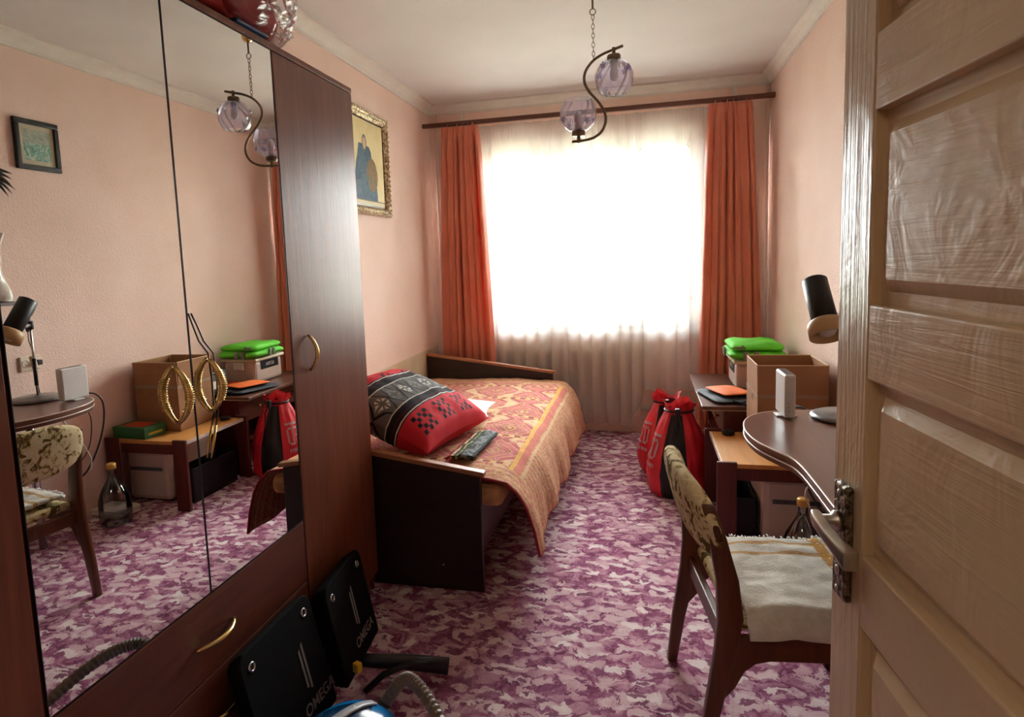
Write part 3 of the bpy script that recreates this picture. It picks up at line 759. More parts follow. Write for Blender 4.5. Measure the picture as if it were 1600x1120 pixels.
# ------------------------------------------------------------------ curtains
RY = 4.64
def curtains():
    o = MB().box((XL + .003, RY - .014, 2.335), (XR - .002, RY + .014, 2.366)).build('curtain_rod', 'rod_wood', bev=.004)
    tag(o, 'long brown wooden curtain rail from wall to wall', 'curtain rail')
    for x in (-1.30, .62):
        b = MB().box((-.012, -.005, .0), (.012, .005, .11)).build('rail_bracket', 'cornice', o); b.location = (x - o.location.x, .06, .005)
        b2 = MB().box((-.012, .0, -.005), (.012, .155, .005)).build('rail_bracket', 'cornice', o); b2.location = (x - o.location.x, .0155, .015)
    def drape(name, x0t, x1t, x0b, x1b, zb, folds, amp, label, seed):
        zt = 2.332
        def f(u, v):
            z = zt + (zb - zt) * v
            s = v ** .8
            a = x0t + (x0b - x0t) * s; b = x1t + (x1b - x1t) * s
            uu = u + .018 * sin(u * 17 + seed) + .01 * sin(u * 31 + seed * 2)
            g = 1 - .55 * math.exp(-v * 26)
            ph = uu * folds * 2 * pi + .5 * sin(v * 3 + seed) + seed
            y = RY - .012 + amp * g * (sin(ph) + .35 * sin(2.3 * ph + 1 + v * 2)) * (.75 + .25 * fbm(u * 5 + seed, v * 2))
            y += .010 * fbm(u * 14, v * 9, seed)
            x = a + (b - a) * u + amp * .35 * cos(ph) * g
            zz = z + (.022 * max(0, sin(ph)) - .006) * math.exp(-v * 60)
            return (x, min(y, RY + .03) if v > .03 else min(y, RY - .019), min(zz, 2.352) if v < .02 else zz)
        ob = MB().grid(f, folds * 18, 70).build(name, 'curtain', smooth=True, solid=.003)
        tag(ob, label, 'curtain', 'orange curtains')
        return ob
    drape('orange_curtain', -1.435, -1.165, -1.525, -1.085, .08, 7, .036, 'orange pleated curtain hanging beside the bed footboard', 1.0)
    drape('orange_curtain', .452, .725, .375, .815, .08, 7, .036, 'orange pleated curtain hanging behind the dark side table', 2.6)
    # voile
    x0, x1 = -1.19, .50
    def hem(x): 
        h = .085 + .008 * sin(x * 60)
        if x > -.12: h = .085 + .27 * min(1, (x + .12) / .12) ** 2 * (1 if x < .40 else 1)
        return h
    def f(u, v):
        x = x0 + (x1 - x0) * u
        zb = hem(x); z = 2.325 + (zb - 2.325) * v
        wide = .4 + .6 * min(1, v * 1.6)
        ph = u * 2 * pi * 17 + .8 * sin(u * 11) + .6 * sin(u * 29)
        am = .026 * (.35 + .65 * min(1, v * 2.5)) * (.7 + .5 * fbm(u * 9, .3))
        y = 4.685 + am * sin(ph) + .004 * sin(u * 2 * pi * 130) * math.exp(-v * 8) + .01 * fbm(u * 12, v * 3)
        return (x + .012 * cos(ph) * wide, y, z)
    ob = MB().grid(f, 520, 60).build('voile_curtain', 'sheer', smooth=True)
    tag(ob, 'sheer white voile curtain covering the window', 'curtain')
    # embroidered sprigs
    random.seed(21)
    for i in range(26):
        x = random.uniform(-1.05, .34); z = random.choice((2.1, 2.05, 1.2, 1.0, .85)) + random.uniform(-.07, .07)
        s = random.uniform(.02, .04); y = 4.645
        pts = [(x + s * .35 * sin(k * 1.1 + i), y, z + s * (k / 5 - .5) * 2) for k in range(6)]
        mb = MB().tube(pts, .0014, 4); mb.tube([(x, y, z), (x + s * .5, y, z + s * .5), (x + s * .7, y, z + .1 * s)], .0014, 4)
        q = mb.build('embroidery', 'wainscot', ob, True, world=True)
curtains()

def pipes_radiator():
    for x, lab in ((-1.535, 'painted heating riser pipe in the corner by the bed'), (.842, 'painted heating riser pipe in the corner by the desk wall')):
        t = thing('heating_pipe', lab, 'pipe', (x, 4.765, 0), group='heating pipes')
        MB().tube([(0, 0, .001), (0, 0, 2.455)], .013, 12).build('pipe', 'wall', t, True)
        for z in (.6, 1.9): MB().box((-.018, .013, z), (.018, .034, z + .02)).build('pipe_clip', 'cornice', t)
    t = thing('radiator', 'cream cast-iron radiator under the window sill', 'radiator', (-.55, 4.752, .14))
    for i in range(11):
        x = -.50 + i * .1
        MB().box((x - .030, -.036, .0), (x + .030, .036, .56)).build('radiator_section', 'radiator', t, bev=.018)
    for z in (.06, .50): MB().tube([(-.54, 0, z), (.60, 0, z)], .02, 10).build('header_pipe', 'radiator', t, True)
    MB().tube([(-.53, 0, .50), (-.75, 0, .50), (-.97, .0, .50)], .011, 10).build('feed_pipe', 'radiator', t, True)
    for x in (-.4, .4): MB().box((x - .012, .036, .3), (x + .012, .046, .34)).build('wall_bracket', 'radiator', t)
pipes_radiator()

# ------------------------------------------------------------------ pendant lamp
def pendant():
    o = Vector((-.203, 2.97, 0))
    t = thing('pendant_lamp', 'bronze S-curved ceiling lamp with two lilac glass shades', 'lamp', (o.x, o.y, 2.529))
    L = lambda x, z, y=0: (x, y, z - 2.529)
    MB().lathe([(.001, -.048), (.018, -.047), (.026, -.036), (.030, -.012), (.034, 0)], 24).build('ceiling_cup', 'brass', t, True)
    MB().tube([L(0, 2.482), L(0, 2.425)], .0045, 8).build('stem', 'bronze', t, True)
    MB().tube([(.013 * cos(a), 0, -.117 + .013 * sin(a)) for a in arc(0, 2 * pi - 2 * pi / 20, 19)], .0022, 6, closed=True).build('ring', 'bronze', t, True)
    z = 2.529 - .117 - .013; n = 10; zb = 2.204; step = (z - zb) / n
    lk = None
    for i in range(n):
        c = z - step * (i + .5); pts = []
        for k in range(16):
            a = 2 * pi * k / 16; dx, dz = .0062 * cos(a), (step * .5 + .0022) * sin(a)
            pts.append((dx, 0, dz) if i % 2 == 0 else (0, dx, dz))
        if i < 2:
            lk2 = MB().tube(pts, .0015, 5, closed=True).build('chain_link', 'bronze', t, True); lk2.location = (0, 0, c - 2.529)
            if i == 0: la = lk2
            else: lb = lk2
        else: copy_part(la if i % 2 == 0 else lb, t, (0, 0, c - 2.529))
    # S-arm lies in a plane slightly turned
    ctrl = [(.155, 2.262), (.115, 2.252), (.06, 2.245), (.005, 2.226), (-.038, 2.175), (-.048, 2.11), (-.028, 2.05), (.012, 1.985), (.048, 1.93), (.062, 1.865), (.045, 1.80), (.0, 1.752), (-.055, 1.733), (-.115, 1.736), (-.150, 1.74)]
    # measured in the picture plane at the lamp's depth: scaled to the arm
    def cat(p, m=6):
        out = []
        for i in range(len(p) - 1):
            p0, p1, p2, p3 = p[max(0, i - 1)], p[i], p[i + 1], p[min(len(p) - 1, i + 2)]
            for k in range(m):
                s = k / m
                out.append(tuple(.5 * ((2 * b) + (-a + c) * s + (2 * a - 5 * b + 4 * c - d) * s * s + (-a + 3 * b - 3 * c + d) * s ** 3) for a, b, c, d in zip(p0, p1, p2, p3)))
        out.append(p[-1]); return out
    tw = -.28
    ctrl = PEND_CTRL
    ctrl = [(x, 2.233 + (z - 2.233) * .9) for x, z in ctrl]
    pts = [(x, x * tw, z - 2.529) for x, z in cat(ctrl)]
    MB().tube(pts, .0062, 10).build('s_arm', 'bronze', t, True)
    for e in (0, -1):
        pass
    def shade(x, z, up):
        M = Matrix.Translation((x, x * tw, z - 2.529))
        if not up: M = M @ Matrix.Rotation(pi, 4, 'X')
        MB().lathe([(.008, -.012), (.008, .02)], 12, M).build('arm_clamp', 'bronze', t, True)
        MB().lathe([(.01, .018), (.027, .019), (.030, .024), (.030, .040), (.026, .042)], 24, M).build('shade_holder', 'bronze', t, True)
        MB().lathe([(.015, .040), (.017, .06), (.014, .08), (.018, .083), (.018, .115), (.010, .13), (.001, .133)], 16, M).build('bulb', 'white_plastic', t, True)
        prof = [(.026, .040), (.040, .045), (.062, .064), (.077, .092), (.081, .118), (.077, .145), (.066, .172), (.058, .184)]
        pp = cat(prof, 3)
        g = MB().lathe(pp, 72, M, lambda a, zz: 1 + .045 * sin(12 * (a + zz * 7)), cap=False).build('glass_shade', 'lilac_glass', t, True)
        for k in range(4):
            a = k * pi / 2 + .6; rr = .076; zz = .075 if k % 2 else .09
            c = M @ Matrix.Translation((rr * cos(a), rr * sin(a), zz)) @ Matrix.Rotation(a, 4, 'Z') @ Matrix.Rotation(pi / 2, 4, 'Y')
            MB().lathe([(.012, 0), (.0125, .004), (.006, .006), (.004, .009), (0, .010)], 30, c, lambda a, z: 1 + .28 * cos(5 * a)).build('glass_flower', 'lilac_flower', g, True)
    shade(PEND_S1[0], PEND_S1[1], False); shade(PEND_S2[0], PEND_S2[1], True)
PEND_CTRL = [(.13, 2.243), (.085, 2.233), (.04, 2.222), (-.005, 2.198), (-.038, 2.155), (-.043, 2.105), (-.022, 2.055), (.018, 2.0), (.044, 1.95), (.05, 1.90), (.032, 1.855), (-.002, 1.83), (-.04, 1.822), (-.075, 1.822), (-.105, 1.822)]
PEND_S1 = (.09, 2.231); PEND_S2 = (-.075, 1.866)
pendant()

# ------------------------------------------------------------------ bed
def bed():
    ya, yb = 2.335, 4.455; xw = XL + .016
    t = thing('sofa_bed', 'dark brown wooden day bed against the beige board', 'bed', (-1.1, 3.4, 0))
    def board(y0, y1, name, zw, zf, xf, far):
        # sloping end board with light cap
        b = MB().prism([(xw, .0), (xf, .0), (xf, zf - .02), (xw, zw - .02)], y0, y1, Matrix(((1, 0, 0, 0), (0, 0, 1, 0), (0, 1, 0, 0), (0, 0, 0, 1)))).build(name, 'bed_wood', t, bev=.003, world=True)
        MB().prism([(xw, zw - .0195), (xf + .018, zf - .0195), (xf + .018, zf), (xw, zw)], y0 - .008, y1 + .006, Matrix(((1, 0, 0, 0), (0, 0, 1, 0), (0, 1, 0, 0), (0, 0, 0, 1)))).build('cap_rail', 'bed_trim', b, bev=.003, world=True)
        return b
    hb = board(ya, ya + .024, 'headboard', .648, .502, -.632, False)
    board(yb, yb + .024, 'footboard', .655, .524, -.632, True)
    MB().lathe([(.006, 0), (.005, .002), (0, .003)], 12, Matrix.Translation((-.80, ya - .0005, .105)) @ Matrix.Rotation(pi / 2, 4, 'X')).build('bolt_head', 'brass', hb, True, world=True)
    MB().box((xw, ya + .0245, .06), (-.69, yb - .0005, .345)).build('base_box', 'bed_wood', t, bev=.004, world=True)
    MB().box((-.69 + .0005, ya + .0245, .09), (-.672, yb - .0005, .335)).build('front_panel', 'red_wood', t, bev=.003, world=True)
    for x in (-1.5, -.76):
        for y in (ya + .08, yb - .08): MB().box((x - .03, y - .03, .0), (x + .03, y + .03, .059)).build('leg', 'bed_wood', t, world=True)
    MB().box((xw, ya + .0245, .346), (-.55, yb - .001, .434)).build('mattress', 'mattress_cloth', t, bev=.03, world=True)
bed()
def blanket():
    y0, y1 = 2.378, 4.440
    prof = [(0, -1.575, .452), (.30, -1.28, .458), (.62, -.96, .462), (.90, -.68, .462), (.98, -.60, .457), (1.05, -.535, .440), (1.10, -.492, .400), (1.16, -.462, .345), (1.25, -.440, .255), (1.34, -.428, .165)]
    def at(s):
        for (a, x0, z0), (b, x1, z1) in zip(prof, prof[1:]):
            if s <= b:
                k = (s - a) / (b - a); return x0 + (x1 - x0) * k, z0 + (z1 - z0) * k
        return prof[-1][1:]
    def f(u, v):
        s = u * 1.34; y = y0 + (y1 - y0) * v
        x, z = at(s)
        hang = max(0, (s - 1.02) / .32)
        n = fbm(x * 5, y * 4) * .010 + fbm(x * 14, y * 11, 4) * .005
        z += n * (1 - hang) + .006
        # rippled skirt, hem lower to the far end
        x += hang * (.012 * sin(y * 13 + 1.4) + .006 * sin(y * 29)) * min(1, hang * 1.5) + hang * .012
        z += hang * (-.045 * v + .014 * sin(y * 7) - .008 * max(0, 1 - v * 9))
        if v < .0001: z -= .0
        z += .018 * max(0, sin(pi * min(1, s / 1.0))) * sin(pi * v) * .6
        return (max(x, -1.578), y, z)
    b = MB().grid(f, 84, 110, lambda u, v: (u * 1.34, v * 2.08)).build('woven_bedspread', 'kilim', smooth=True, solid=.006)
    tag(b, 'woven red and gold geometric bedspread covering the day bed', 'bedspread')
    # red bound hem along the near edge
    pts = [f(i / 60, 0) for i in range(61)]; pts = [(x, y - .002, z) for x, y, z in pts]
    MB().tube(pts, .006, 6).build('red_binding', 'hem_red', b, True, world=True)
    pts = [f(1, i / 80) for i in range(81)]
    MB().tube(pts, .004, 6).build('hem_binding', 'hem_red', b, True, world=True)
blanket()
def pillow_mesh(ax, ay, az, seed):
    def f(sgn):
        def g(u, v):
            a, b = u * 2 - 1, v * 2 - 1
            e = (1 - abs(a) ** 2.4) * (1 - abs(b) ** 2.4); e = max(0, e) ** .42
            # pinched edges, pointed corners
            px = a * ax * (1 - .10 * (1 - b * b) * abs(a)); py = b * ay * (1 - .10 * (1 - a * a) * abs(b))
            n = .012 * fbm(a * 3 + seed, b * 3, sgn) * e + .006 * fbm(a * 7 + seed, b * 7, sgn) * e
            return (px, py, sgn * az * e + n)
        return g
    return f
def pillows():
    # the white one below, the patterned one on top, leaning towards the wall
    f = pillow_mesh(.25, .17, .038, 5)
    o = MB().grid(f(1), 24, 24).grid(f(-1), 24, 24).build('pillow', 'white_cloth', smooth=True, loc=(0, 0, 0))
    o.matrix_world = Matrix.Translation((-1.04, 3.21, .536)) @ Matrix.Rotation(radians(6), 4, 'Z')
    tag(o, 'plain white pillow lying behind the patterned cushion', 'pillow')
    f = pillow_mesh(.345, .30, .125, 2)
    o = MB().grid(f(1), 36, 36).grid(f(-1), 36, 36).build('cushion', 'pillow', smooth=True, loc=(0, 0, 0))
    o.matrix_world = Matrix.Translation(PIL_LOC) @ Matrix.Rotation(radians(PIL_ROT[2]), 4, 'Z') @ Matrix.Rotation(radians(PIL_ROT[1]), 4, 'Y') @ Matrix.Rotation(radians(PIL_ROT[0]), 4, 'X')
    tag(o, 'large red cushion with a grey flower band at bed head', 'cushion')
    # folded striped cover lying beside
    def g(u, v):
        x = -.825 + .115 * u + .02 * v; y = 2.50 + .40 * v + .02 * u
        return (x, y, .493 + .010 * fbm(u * 4, v * 6) + .012 * sin(pi * u))
    o = MB().grid(g, 10, 20, lambda u, v: (u, v)).build('folded_cover', 'folded_cover', smooth=True, solid=.012)
    tag(o, 'folded green and grey striped cloth beside the red cushion', 'cloth')
PIL_LOC = (-1.095, 2.775, .648); PIL_ROT = (21, 2, 82)
pillows()

# ------------------------------------------------------------------ red kit bags
def kit_bags():
    def bag(loc, rz, rx, ry, h, label, seed):
        t = thing('kit_bag', label, 'bag', loc, rz, 'red kit bags')
        def rad(v):
            pr = [(0, .92), (.05, 1.0), (.22, 1.03), (.42, .96), (.62, .78), (.78, .58), (.90, .41), (.94, .39), (1.0, .52)]
            for (a, p), (b, q) in zip(pr, pr[1:]):
                if v <= b: return p + (q - p) * (v - a) / (b - a)
            return pr[-1][1]
        def f(u, v):
            a = 2 * pi * u; k = rad(v)
            n = .09 * fbm(cos(a) * 2 + seed, sin(a) * 2, v * 3) + .07 * fbm(cos(a) * 4 + seed, sin(a) * 4, v * 4) + .03 * fbm(cos(a) * 9, sin(a) * 9 + seed, v * 8)
            pl = .09 * max(0, v - .55) * sin(a * 9 + seed) * 1.6
            r_ = k * (1 + n + pl)
            lean = .05 * v * v
            return (rx * r_ * cos(a), ry * r_ * sin(a) + lean * .3, .003 + h * v + .01 * n * 3 + .02 * sin(a * 3 + seed) * (v > .93))
        # black panels front and back, red gussets
        blk = lambda u: (abs(((u - .735) + .5) % 1 - .5) < .07) or (abs(((u - .25) + .5) % 1 - .5) < .075)
        MB().grid(f, 80, 44, closed_u=True, keep=lambda u, v: not (blk(u) and v < .88)).build('red_body', 'red_cloth', t, True)
        MB().grid(f, 80, 44, closed_u=True, keep=lambda u, v: blk(u) and v < .88).build('black_panel', 'black_panel', t, True)
        MB().lathe([(rx * .78, .002), (rx * .2, .004), (.001, .004)], 24).build('base', 'black_panel', t)
        z = h * .925
        MB().tube([(rx * .45 * cos(a), ry * .45 * sin(a) + .012, z) for a in arc(0, 2 * pi * 23 / 24, 23)], .006, 6, closed=True).build('drawcord', 'cord_black', t, True)
        k = MB().box((-.014, -ry * .5 - .03, z - .02), (.014, -ry * .5 - .004, z + .03)).build('cord_lock', 'black_plastic', t, bev=.006)
        MB().tube([(0, -ry * .5 - .02, z), (.02, -ry * .62 - .02, z - .05), (.01, -ry * .9, z - .11), (-.01, -ry * .8, z - .06), (0, -ry * .5 - .015, z)], .004, 6).build('cord_end', 'cord_black', t, True)
        # white printed emblem on the side that faces the bed: stencil letters
        def pr(cells, name, s0, v0, du, dv):
            mb = MB()
            for (c0, r0, c1, r1) in cells:
                def q(a, b):
                    p = Vector(f((s0 + a * du) % 1, v0 + b * dv)); n = Vector((p.x / rx ** 2, p.y / ry ** 2, 0)).normalized(); return tuple(p + n * .006)
                mb.grid(lambda u, v: q(c0 + (c1 - c0) * u, r0 + (r1 - r0) * v), max(2, int((c1 - c0) * 1.5)), max(2, int((r1 - r0) * 1.5)))
            mb.build(name, 'emblem_print', t, True)
        E_ = [(0, 0, 1, 8), (1, 7, 4, 8), (1, 0, 4, 1), (1, 3.5, 3, 4.5)]
        D_ = [(5, 0, 6, 8), (6, 7, 8, 8), (6, 0, 8, 1), (8, 1, 9, 7)]
        top_ = [(-.5, 9, 9.5, 10)]
        pr(E_ + D_ + top_, 'emblem', .53, .40, .0105, .027)
        sm = [(i * 1.3, 0, i * 1.3 + .8, 1.6) for i in range(7)]
        pr(sm, 'emblem_lettering', .53, .31, .0105, .027)
        return t
    bag((.135, 3.93, 0), radians(0), .165, .15, .475, 'red and black kit bag standing nearer the window', 1.3)
    bag((.190, 3.59, 0), radians(-6), .17, .155, .505, 'red and black kit bag standing beside the low table', 4.1)
kit_bags()

# ------------------------------------------------------------------ dark side table by the window and what is on it
def dark_table():
    x0, x1, y0, y1, zt = .302, XR - .004, 3.465, 4.42, .520
    t = thing('side_table', 'dark brown side table below the right curtain', 'table', ((x0 + x1) / 2, (y0 + y1) / 2, 0))
    P = lambda lo, hi, name, mat='dark_table', par=None: MB().box(lo, hi).build(name, mat, par or t, bev=.003, world=True)
    P((x0, y0, zt - .022), (x1, y1, zt), 'table_top')
    e = MB().box((x0 - .001, y0 - .0015, zt - .022), (x1, y0 - .0005, zt - .019)).build('edge_strip', 'edge_strip', t, world=True)
    for y in (y0 + .02, y1 - .04): P((x0 + .12, y, .0), (x1, y + .018, zt - .0225), 'side_panel', 'red_wood')
    P((x1 - .018, y0 + .039, .05), (x1, y1 - .041, zt - .0225), 'back_panel', 'red_wood')
    P((x0 + .12, y0 + .039, .20), (x1 - .019, y1 - .041, .218), 'shelf', 'red_wood')
    for k in range(2):
        yy = y0 + .045 + k * .44
        d = P((x0 + .115, yy, .33), (x0 + .133, yy + .42, zt - .026), 'drawer', 'dark_table')
        MB().lathe([(.006, 0), (.006, .012), (.012, .016), (.011, .024), (0, .026)], 14, Matrix.Translation((x0 + .115, yy + .21, .41)) @ Matrix.Rotation(-pi / 2, 4, 'Y')).build('knob', 'brass', d, True, world=True)
    # clear storage tub with lid
    c = thing('storage_tub', 'clear plastic storage tub with pale lid under green vest', 'storage tub', (.655, 4.06, zt + .001))
    MB().prism([(-.125, -.17), (.125, -.17), (.125, .17), (-.125, .17)], 0, .155).build('tub', 'appliance', c, bev=.02)
    MB().box((-.142, -.185, .1555), (.142, .185, .178)).build('lid', 'cream_plastic', c, bev=.008)
    for y in (-.19, .178): MB().box((-.04, y, .10), (.04, y + .012, .154)).build('clip', 'white_plastic', c, bev=.003)
    k = MB().box((-.1275, -.10, .09), (-.1255, .12, .15)).build('black_label', 'black_plastic', c)
    text_mesh('ULTRA', .034, 'lettering', 'white_print', k, Matrix.Translation((-.1282, .01, .12)) @ Matrix.Rotation(-pi / 2, 4, 'Z') @ Matrix.Rotation(pi / 2, 4, 'X'))
    # green hi-vis vest, folded
    v = thing('safety_vest', 'folded bright green safety vest with grey reflective bands', 'vest', (.645, 4.03, zt + .181))
    def fold(ax, ay, z0, th, ph):
        def f(u, v_):
            a = 2 * pi * u; cxp = math.copysign(abs(cos(a)) ** .28, cos(a)); cyp = math.copysign(abs(sin(a)) ** .28, sin(a))
            s = sin(pi * v_) ** .18 if 0 < v_ < 1 else 0
            x, y = ax * cxp * s, ay * cyp * s
            z = z0 + th * v_ + .010 * fbm(x * 11 + ph, y * 11, v_) * (.3 + v_)
            return (x * (1 + .05 * fbm(a, ph)), y * (1 + .05 * fbm(a + 4, ph)), max(z, z0 - .0))
        return f
    MB().grid(fold(.160, .205, .0, .058, 1), 48, 14, closed_u=True).build('lower_fold', 'green_cloth', v, True)
    MB().grid(fold(.148, .185, .050, .050, 6), 48, 14, closed_u=True).build('upper_fold', 'green_cloth', v, True)
    for k, x in enumerate((-.085, -.030)):
        MB().box((x, -.213, .004), (x + .028, -.2035, .060)).build('reflective_band', 'reflective_tape', v, bev=.003)
    for y in (-.03, .02): MB().box((-.168, y, .006), (-.1585, y + .028, .058)).build('reflective_band', 'reflective_tape', v, bev=.003)
    ar = [(-.03, -.006), (.01, -.006), (.01, -.016), (.034, 0), (.01, .016), (.01, .006), (-.03, .006)]
    MB().prism(ar, 0, .004, Matrix.Translation((-.10, -.187, .079)) @ Matrix.Rotation(pi / 2, 4, 'X')).build('printed_arrow', 'reflective_tape', v)
    # grey case
    g = thing('tool_case', 'grey plastic tool case with a black knob behind carton', 'case', (.722, 3.59, zt + .001))
    MB().box((-.105, -.105, 0), (.105, .105, .125)).build('case_body', 'grey_box', g, bev=.012)
    MB().box((-.107, -.107, .1252), (.107, .107, .142)).build('lid', 'grey_box', g, bev=.008)
    MB().lathe([(.024, .1425), (.026, .146), (.026, .165), (.022, .168)], 20).build('knob', 'black_plastic', g, True)
    MB().box((-.109, -.06, .03), (-.1055, .08, .08)).build('paper_label', 'paper', g)
    MB().box((-.113, -.012, .100), (-.1075, .018, .130)).build('latch', 'black_plastic', g, bev=.002)
    # navy pouch with orange cloth on top
    def slab(name, ax, ay, th, loc, rz, mat, label, cat, ph):
        def f(u, v_):
            a = 2 * pi * u; s = sin(pi * min(1, max(0, v_))) ** .4 if 0 < v_ < 1 else 0
            x = ax * math.copysign(abs(cos(a)) ** .25, cos(a)) * s; y = ay * math.copysign(abs(sin(a)) ** .25, sin(a)) * s
            return (x, y, th * v_ + .006 * fbm(x * 15 + ph, y * 15) * v_)
        o = MB().grid(f, 40, 12, closed_u=True).build(name, mat, smooth=True, loc=(0, 0, 0)); o.location = loc; o.rotation_euler = (0, 0, rz)
        return tag(o, label, cat)
    p = slab('navy_pouch', .12, .18, .024, (.452, 3.70, zt + .0015), radians(14), 'navy_cloth', 'flat dark navy pouch at edge of the dark table', 'pouch', 1)
    MB().tube([(-.02, -.165, .018), (.0, -.225, .016), (.005, -.268, .014), (.008, -.292, -.02), (.012, -.295, -.09), (.012, -.29, -.14)], [.008, .008, .008, .009, .010, .008], 6).build('strap', 'black_cloth', p, True)
    slab('orange_cloth', .085, .12, .026, (.462, 3.70, zt + .0275), radians(22), 'orange_cloth', 'folded bright orange cloth lying on navy pouch', 'cloth', 4)
    s = slab('red_case', .06, .04, .034, (.665, 3.79, zt + .0015), radians(5), 'red_plastic', 'small red case beside the orange cloth', 'case', 7)
    o = MB().box((-.02, -.015, 0), (.02, .015, .04)).build('yellow_box', 'yellow_plastic', bev=.006, loc=(0, 0, 0)); o.location = (.66, 3.725, zt + .0015)
    tag(o, 'little yellow box between red case and grey case', 'box')
dark_table()

# ------------------------------------------------------------------ low light-wood table and what is on or under it
def low_table():
    x0, x1, y0, y1, zt = .338, XR - .010, 2.905, 3.445, .392
    t = thing('low_table', 'low light-wood table with dark red corner posts', 'table', ((x0 + x1) / 2, (y0 + y1) / 2, 0))
    top_ = MB().box((x0 + .004, y0, zt - .020), (x1, y1, zt)).build('table_top', 'tan_wood', t, bev=.002, world=True)
    MB().box((x0, y0, zt - .020), (x0 + .0035, y1, zt - .0005)).build('edge_strip', 'edge_strip', t, world=True)
    for (xa, ya) in ((x0 - .022, y0 - .021), (x0 - .022, y1 + .001), (x1 - .085, y0 - .021), (x1 - .085, y1 + .0005)):
        MB().box((xa, ya, 0), (xa + .085, ya + .0195, zt + .013)).build('post', 'red_wood', t, bev=.004, world=True)
    MB().box((x0 + .06, y0 + .001, zt - .075), (x1 - .09, y0 + .017, zt - .0205)).build('apron', 'red_wood', t, world=True)
    # carton with its flaps up
    b = thing('cardboard_box', 'open brown cardboard box on the low table', 'box', (.668, 3.262, zt + .001))
    hx, hy, h1, h2, th = .150, .158, .268, .410, .005
    MB().box((-hx, -hy, 0), (hx, hy, .006)).build('box_bottom', 'cardboard', b)
    for lo, hi in (((-hx, -hy, .0065), (hx, -hy + th, h1)), ((-hx, hy - th, .0065), (hx, hy, h1)), ((-hx, -hy + th, .0065), (-hx + th, hy - th, h1)), ((hx - th, -hy + th, .0065), (hx, hy - th, h1))):
        MB().box(lo, hi).build('box_side', 'cardboard', b)
    def flap(p, q, out, tilt):
        d = Vector(q) - Vector(p); n = Vector(out); up = (Vector((0, 0, 1)) * cos(tilt) + n * sin(tilt)) * (h2 - h1 - .002)
        mb = MB(); a, c = Vector(p), Vector(q); k = n * -th
        vs = [a, c, c + up, a + up, a + k, c + k, c + up + k, a + up + k]
        mb.add([tuple(x) for x in vs], [(0, 1, 2, 3), (7, 6, 5, 4), (0, 4, 5, 1), (1, 5, 6, 2), (2, 6, 7, 3), (3, 7, 4, 0)])
        f = mb.build('flap', 'cardboard', b)
        e = MB().tube([a + up - n * th * .5, c + up - n * th * .5], .003, 4).build('cut_edge', 'cardboard_edge', f)
    z = h1 + .002
    flap((-hx, -hy, z), (hx, -hy, z), (0, -1, 0), radians(2)); flap((hx, hy, z), (-hx, hy, z), (0, 1, 0), radians(1))
    flap((-hx, hy - .01, z), (-hx, -hy + .01, z), (-1, 0, 0), radians(1)); flap((hx, -hy + .01, z), (hx, hy - .01, z), (1, 0, 0), radians(0))
    MB().box((-hx - .001, -hy - .0012, h1 - .012), (hx + .001, -hy - .0004, h1 + .004)).build('crease_tape', 'tape', b)
    MB().box((-hx - .0012, -hy, h1 - .012), (-hx - .0004, hy, h1 + .004)).build('crease_tape', 'tape', b)
    MB().box((-hx - .001, -.025, .22), (-hx - .0003, .025, .267)).build('tape_strip', 'tape', b)
    # black puck-like lid
    o = MB().lathe([(.018, 0), (.030, .001), (.031, .004), (.031, .020), (.028, .023), (.010, .0235)], 28).build('round_lid', 'black_plastic', smooth=False, bev=.002, loc=(0, 0, 0)); o.location = (.425, 3.385, zt + .001)
    tag(o, 'small round black lid on corner of the low table', 'lid')
    # green box
    g = thing('green_box', 'flat green printed box on the low table behind carton', 'box', (.715, 3.00, zt + .001), radians(4))
    MB().box((-.115, -.075, 0), (.115, .075, .062)).build('box_body', 'green_card', g, bev=.003)
    MB().box((-.117, -.077, .048), (.117, .077, .065)).build('lid', 'green_card', g, bev=.003)
    MB().box((-.08, -.055, .0652), (.08, .055, .0660)).build('printed_panel', 'red_plastic', g)
    MB().box((-.1185, -.05, .018), (-.1155, .05, .03)).build('printed_band', 'yellow_plastic', g)
    # under the table
    a = thing('white_appliance', 'white rounded appliance under the low table', 'appliance', (.665, 3.18, 0))
    MB().box((-.145, -.20, .01), (.145, .20, .31)).build('housing', 'appliance', a, bev=.03)
    MB().box((-.10, -.2035, .19), (.12, -.2005, .21)).build('slot', 'grey_box', a)
    for x in (-.1, .1):
        for y in (-.15, .15): MB().lathe([(.015, 0), (.015, .012)], 10, Matrix.Translation((x, y, 0))).build('foot', 'black_plastic', a)
    c = thing('black_crate', 'black crate on the carpet under the low table', 'crate', (.44, 3.20, 0))
    MB().box((-.06, -.2, 0), (.06, .2, .012)).build('crate_floor', 'black_plastic', c)
    for lo, hi in (((-.06, -.2, .0125), (.06, -.19, .2)), ((-.06, .19, .0125), (.06, .2, .2)), ((-.06, -.189, .0125), (-.052, .189, .2)), ((.052, -.189, .0125), (.06, .189, .2))):
        MB().box(lo, hi).build('crate_side', 'black_plastic', c, bev=.003)
    for i, (lx, ly, r) in enumerate(((.735, 2.80, 8), (.73, 2.795, -4), (.735, 2.80, 3))):
        o = MB().box((-.10, -.07, 0), (.10, .07, .012)).build('magazine', 'paper', bev=.002, loc=(0, 0, 0)); o.location = (lx, ly, .001 + i * .013); o.rotation_euler = (0, 0, radians(r))
        tag(o, ('bottom', 'middle', 'topmost')[i] + ' pale magazine in the pile behind the glass bottle', 'magazine', 'magazines under the low table')
    # glass demijohn
    d = thing('glass_bottle', 'big clear glass bottle with yellow cap on the carpet', 'bottle', (.625, 2.69, 0))
